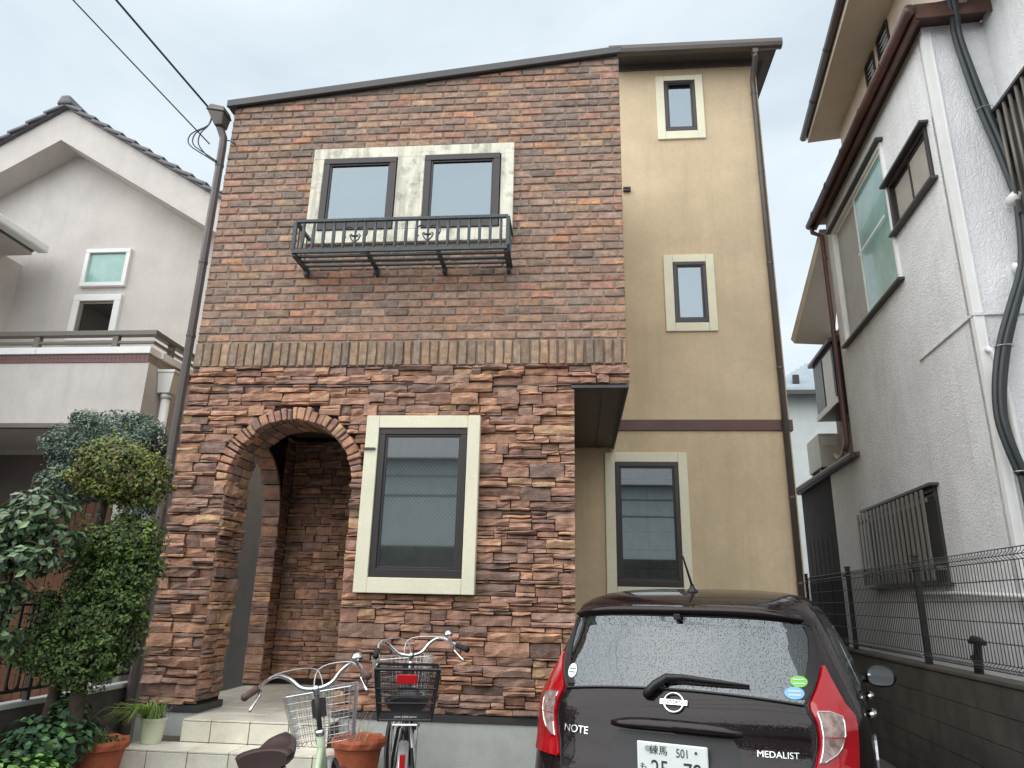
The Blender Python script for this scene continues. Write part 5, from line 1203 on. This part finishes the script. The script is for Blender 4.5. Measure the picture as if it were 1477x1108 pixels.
# clipped topiary
TG = [srgb(78, 102, 48), srgb(62, 86, 42), srgb(98, 118, 54), srgb(56, 74, 38), srgb(86, 104, 56)]; TY = [srgb(122, 134, 56), srgb(104, 122, 52), srgb(134, 128, 62), srgb(90, 112, 50), srgb(112, 88, 60)]
TO = thing('topiary_tree', 'clipped evergreen topiary with stacked leafy tiers beside the porch pier', 'tree', (-3.08, -1.0, .3))
limbs([(-3.03, -1.0, .2), (-3.02, -1.0, .8), (-3.08, -1.0, 1.4), (-3.10, -1.0, 2.0), (-3.02, -1.0, 2.3)], .055, .02, 'trunk', TO); limbs([(-3.17, -1.0, .2), (-3.19, -1.0, .75), (-3.12, -1.0, 1.3)], .05, .025, 'trunk', TO)
m = MB()
tiers = [((-3.02, -1.0, 2.26), (.25, .24, .22), 4200, TY + TG[:1]), ((-2.88, -.98, 2.16), (.17, .18, .17), 1900, TY + TG), ((-3.20, -1.02, 2.22), (.15, .18, .16), 1500, TY), 
   ((-2.93, -1.0, 1.80), (.24, .2, .15), 2800, TG + TY[:1]), ((-3.14, -1.0, 1.72), (.13, .15, .12), 900, TG), ((-2.84, -.98, 1.62), (.16, .16, .14), 1400, TG), ((-2.98, -1.0, 1.54), (.2, .18, .14), 1900, TG),
   ((-3.12, -1.02, 1.36), (.26, .2, .15), 2600, TG), ((-2.93, -1.0, 1.26), (.26, .2, .26), 4000, TG), ((-3.24, -1.04, 1.14), (.26, .18, .13), 2200, TG), ((-3.02, -1.0, 1.10), (.24, .2, .17), 2600, TG), ((-2.84, -1.0, 1.42), (.14, .15, .12), 1000, TG)]
for c_, rad, n_, cols in tiers:
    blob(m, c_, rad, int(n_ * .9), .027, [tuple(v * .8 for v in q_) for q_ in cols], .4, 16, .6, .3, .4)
    for _ in range(int(15 * rad[0] / .2)):
        d = rvec().normalized(); rr = random.uniform(.035, .075)
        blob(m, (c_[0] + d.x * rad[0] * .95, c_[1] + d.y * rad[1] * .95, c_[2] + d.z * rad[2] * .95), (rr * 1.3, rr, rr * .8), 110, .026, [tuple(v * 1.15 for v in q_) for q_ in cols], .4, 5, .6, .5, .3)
    for _ in range(int(26 * rad[0] / .2)):      # stray shoots that break the outline
        d = rvec().normalized(); p = Vector(c_) + Vector((d.x * rad[0], d.y * rad[1], d.z * rad[2])); e = (d + Vector((0, 0, .5)) + rvec() * .4).normalized()
        for k in range(7): leaf(m, p + e * (.012 * k) + rvec() * .008, (rvec() + Vector((0, -.5, .6))).normalized(), .026, tuple(v * random.uniform(.8, 1.3) for v in random.choice(cols)), .6)
m.build('crown', 'leaf', TO)
# blue-grey dome shrub behind
BS = thing('round_shrub', 'rounded blue-green clipped shrub behind the topiary, under the balcony', 'shrub', (-4.0, .25, 0))
limbs([(-3.98, .25, 0), (-4.0, .25, 1.2), (-3.98, .25, 2.3)], .06, .03, 'trunk', BS)
m = MB(); BC = [srgb(110, 132, 118), srgb(92, 116, 106), srgb(128, 146, 126), srgb(82, 102, 92), srgb(120, 132, 104)]
for c_, rad, n_ in (((-4.0, .25, 2.62), (.46, .42, .38), 7000), ((-4.28, .2, 2.45), (.2, .25, .32), 1800), ((-3.70, .2, 2.52), (.2, .25, .26), 1800), ((-3.62, .2, 2.2), (.13, .15, .12), 700), ((-3.66, .2, 1.76), (.12, .12, .12), 500)):
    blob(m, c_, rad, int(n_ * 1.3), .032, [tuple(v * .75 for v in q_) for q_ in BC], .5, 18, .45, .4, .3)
    for _ in range(int(26 * rad[0] / .3)):
        d = rvec().normalized(); rr = random.uniform(.07, .13) * (rad[0] / .46) ** .5
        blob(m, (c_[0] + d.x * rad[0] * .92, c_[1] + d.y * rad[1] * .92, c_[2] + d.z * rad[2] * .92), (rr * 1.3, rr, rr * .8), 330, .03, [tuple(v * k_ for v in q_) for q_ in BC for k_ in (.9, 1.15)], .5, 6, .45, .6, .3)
m.build('crown', 'leaf', BS)
# big-leaved camellia
CM = thing('camellia_bush', 'dark leafy bush with large glossy leaves at the left edge', 'shrub', (-3.42, -1.35, .3))
limbs([(-3.30, -1.35, .2), (-3.34, -1.35, 1.0), (-3.40, -1.35, 1.7)], .03, .015, 'trunk', CM)
for e in ((-3.15, -1.3, 1.95), (-3.5, -1.3, 2.05), (-3.3, -1.4, 2.15), (-3.1, -1.35, 1.75)): limbs([(-3.36, -1.35, 1.3), ((-3.36 + e[0]) / 2, -1.35, (1.35 + e[2]) / 2 + .05), e], .014, .005, 'limb', CM)
m = MB(); CC = [srgb(72, 94, 62), srgb(56, 80, 54), srgb(90, 110, 74), srgb(112, 130, 94), srgb(48, 68, 48)]
for c_, rad, n_ in (((-3.42, -1.35, 1.86), (.28, .25, .15), 420), ((-3.26, -1.32, 1.95), (.2, .2, .14), 170), ((-3.10, -1.32, 1.79), (.14, .16, .08), 60), ((-3.30, -1.35, 1.66), (.3, .22, .12), 360), ((-3.38, -1.38, 1.45), (.22, .2, .14), 220), ((-3.36, -1.4, 1.2), (.18, .2, .14), 130), ((-3.22, -1.36, 2.11), (.05, .06, .1), 14)): blob(m, c_, rad, int(n_ * 1.5), .058, [tuple(v * 1.25 for v in q_) for q_ in CC], .25, 8, .55, .7, .2)
m.build('crown', 'leaf_gloss', CM)
# ivy / ground cover
m = MB(); IC = [srgb(70, 104, 66), srgb(56, 88, 60), srgb(88, 124, 70), srgb(48, 74, 54)]; IB = [srgb(106, 146, 70), srgb(90, 132, 62), srgb(124, 160, 84)]
for c_, rad, n_, cols in (((-3.12, -1.05, .62), (.24, .3, .18), 1000, IC), ((-3.10, -.95, .80), (.12, .14, .12), 200, IC), ((-3.0, -1.5, .48), (.30, .35, .15), 1300, IB + IC[:1]), ((-2.86, -1.62, .36), (.2, .2, .10), 450, IB), ((-3.2, -1.7, .5), (.25, .4, .2), 700, IC), ((-3.16, -.95, .40), (.14, .3, .1), 400, IC)): blob(m, c_, rad, n_, .05, cols, .3, 8, .8, .8, .2)
tag(m.build('ground_cover', 'leaf'), kind='stuff')
# iron fence on its low wall
IF = thing('iron_fence', 'black wrought iron fence on a dark low wall, left of the porch', 'fence', (-3.40, -.6, 0))
q = MB(); q.box(-3.45, -3.385, -2.4, .14, 0, .795); q.build('low_wall', 'block', IF)
q = MB(); q.box(-3.46, -3.375, -2.4, .15, .796, .83); q.build('wall_cap', 'concrete', IF, bevel=.006)
for zz, hh in ((.885, .018), (1.385, .014)):
    q = MB(); q.box(-3.412, -3.388, -2.4, .15, zz, zz + hh); q.build('rail', 'black_iron', IF)
proto = None
for i in range(26):
    if proto is None:
        q = MB(); q.tube([(0, 0, .903), (0, 0, 1.384)], .0085, 6); proto = q.build('bar', 'black_iron', IF, local=True); o = proto; proto.data.transform(Matrix.Identity(4))
    else: o = proto.copy(); COL.objects.link(o); o.parent = IF
    o.location = (0, .70 - i * .095, 0)
    if i % 2 == 0:
        yy = .10 - i * .095
        q = MB(); q.tube([(-3.40, yy - .0475 + .0475 * math.cos(t), 1.40 + .055 * math.sin(t)) for t in [math.pi * k / 10 for k in range(11)]], .007, 5); q.build('hoop', 'black_iron', IF); q = MB(); q.tube([(-3.40, yy - .0475 + .04 * math.cos(t), .93 - .035 * math.sin(t)) for t in [math.pi * k / 8 for k in range(9)]], .007, 5); q.build('hoop', 'black_iron', IF)
for yy in (-.95, -2.35):
    q = MB(); q.box(-3.415, -3.385, yy - .015, yy + .015, .83, 1.42); q.build('post', 'black_iron', IF)
# pots
def pot(name, label, loc, r_, h, mname, flare, group=None):
    t = thing(name, label, 'flowerpot', loc, group)
    wob = (lambda i, a: (.006 * math.sin(a * 9) if i in (flare) else 0)) if flare else None
    q = MB(); q.lathe([(r_ * .66, 0), (r_ * .72, h * .1), (r_ * .86, h * .7), (r_ * .9, h * .78), (r_ * 1.0, h * .82), (r_ * 1.02, h * .93), (r_ * .97, h), (r_ * .88, h * .96), (r_ * .84, h * .86)] if flare else [(r_ * .74, 0), (r_ * .76, h * .05), (r_ * .95, h * .86), (r_ * 1.02, h * .88), (r_ * 1.03, h), (r_ * .95, h), (r_ * .93, h * .9)], loc, 36, wob); q.build('pot', mname, t, smooth=False)
    q = MB(); q.lathe([(r_ * .1, h * .84), (r_ * .84, h * .85), (r_ * .1, h * .87)], loc, 20); q.build('soil', 'soil', t)
    return t
def blades(parent, c_, n_, L, spread, cols, w=.006, droop=.5, name='grass', bias=(0, 0)):
    m = MB()
    for _ in range(n_):
        a = random.uniform(0, 2 * math.pi); l = L * random.uniform(.5, 1.1); s_ = spread * random.uniform(.3, 1); d = Vector((math.cos(a) + bias[0], math.sin(a) + bias[1], 0)); p0 = Vector(c_) + Vector((jit(.06), jit(.06), 0)); side = Vector((-d.y, d.x, 0)) * w
        pts = [p0, p0 + d * s_ * .35 + Vector((0, 0, l * .6)), p0 + d * s_ * .75 + Vector((0, 0, l * (.85 - droop * .2))), p0 + d * s_ * 1.1 + Vector((0, 0, l * (.8 - droop)))]
        col = random.choice(cols); k = random.uniform(.8, 1.2); col = tuple(v * k for v in col)
        rows = [[p - side * (1 - i / 3.2), p + side * (1 - i / 3.2)] for i, p in enumerate(pts)]; m.grid(rows, col)
    return m.build(name, 'leaf', parent)
p1 = pot('terracotta_pot', 'terracotta pot with scalloped rim and sparse plants left of the steps', (-2.98, -.78, .33), .172, .27, 'terracotta', (5, 6)); m = MB(); blob(m, (-2.98, -.78, .585), (.13, .13, .03), 260, .035, [srgb(120, 128, 70), srgb(96, 96, 58), srgb(136, 120, 76), srgb(84, 100, 60)], .1, 4, .6, .8); m.build('plants', 'leaf', p1)
blades(p1, (-2.98, -.78, .57), 30, .12, .14, [srgb(150, 140, 110), srgb(120, 100, 76)], .002, .2, 'dry_stems')
p2 = pot('pale_pot', 'pale green plastic pot with long drooping grass on the lower step', (-2.90, -.33, .502), .085, .16, 'pale_pot', None)
blades(p2, (-2.90, -.33, .64), 150, .16, .24, [srgb(130, 160, 70), srgb(110, 146, 62), srgb(152, 172, 90)], .004, .75, 'grass', (-.7, -.2)); blades(p2, (-2.88, -.33, .64), 14, .16, .10, [srgb(120, 120, 150), srgb(140, 140, 150)], .0025, .1, 'stems', (.4, 0))
p3 = pot('terracotta_pot', 'terracotta pot with frilled rim and dry stems between the two bicycles', (-1.42, -.45, .33), .172, .285, 'terracotta', (5, 6)); blades(p3, (-1.42, -.45, .58), 40, .22, .22, [srgb(176, 156, 128), srgb(150, 126, 100)], .0016, .15, 'dry_stems')
q = MB(); q.box(-3.16, -2.80, -1.0, -.56, 0.0, .329); tag(q.build('plant_stand', 'concrete'), 'low concrete block under the left terracotta pot', 'block')
q = MB(); q.box(-1.60, -1.26, -.62, -.29, .09, .329); tag(q.build('plant_stand', 'concrete'), 'low concrete block under the terracotta pot by the bicycles', 'block')

# ------------------------------------------------------------------ wires
def wire(label, a, b, r_, sag=.25):
    a, b = Vector(a), Vector(b); q = MB(); q.tube([a + (b - a) * t + Vector((0, 0, -sag * 4 * t * (1 - t))) for t in [i / 30 for i in range(31)]], r_, 6); o = q.build('service_wire', 'cable_black', smooth=True); return tag(o, label, 'wire', 'wires to the brick house')
wire('thick service wire reaching the gutter corner of the brick house', (-3.45, -.08, 5.88), (-7.55, -9.0, 9.95), .010, .05)
wire('thin service wire left of the thick one, ending below the gutter corner', (-3.40, -.05, 5.50), (-8.6, -9.0, 10.2), .006, .05)
for i, (dx, dz) in enumerate(((-.06, 0), (-.02, .02), (.03, .01))):
    q = MB(); q.tube(smooth_path([(-3.42, -.06, 5.84), (-3.43, -.07, 5.7), (-3.52 + dx, -.08, 5.6), (-3.52 + dx, -.08, 5.48), (-3.40, -.05, 5.36 + dz), (-3.31, -.04, 5.30 + dz)]), .006, 6); q.build('drop_wire', 'cable_black', H, smooth=True)
# street side behind the viewer: house front and wires that the windows mirror
OH = thing('opposite_house', 'pale green-grey sided house across the road, mirrored in the ground floor windows', 'house', (0, -16, 0))
q = MB(); q.box(-9, 8, -22, -16, 0, 5.6); q.build('wall', 'far_wall', OH)
for k in range(2):
    q = MB(); q.box(-9, 8, -15.998, -15.97, 4.5 + k * .6, 4.53 + k * .6); q.build('siding_joint', 'dark_metal', OH)
q = MB(); q.box(-9, 8, -15.99, -15.9, 0, 3.0); q.build('garden_wall', 'block', OH)
q = MB(); q.hexa([(-9.5, -22.5, 5.6), (8.5, -22.5, 5.6), (8.5, -15.5, 5.6), (-9.5, -15.5, 5.6), (-7, -20, 7.2), (6, -20, 7.2), (6, -18, 7.2), (-7, -18, 7.2)]); q.build('roof', 'roof_tile', OH)
for i, (z_, y_) in enumerate(((6.6, -8.2), (6.9, -8.4), (7.5, -8.3), (8.4, -8.6))):
    q = MB(); q.tube([(-25 + 50 * t, y_, z_ - .5 * 4 * t * (1 - t)) for t in [k / 24 for k in range(25)]], .016, 5); tag(q.build('street_wire', 'cable_black'), ('lowest', 'second lowest', 'second highest', 'highest')[i] + ' of four overhead street wires mirrored in the window glass', 'wire', 'overhead wires along the road')
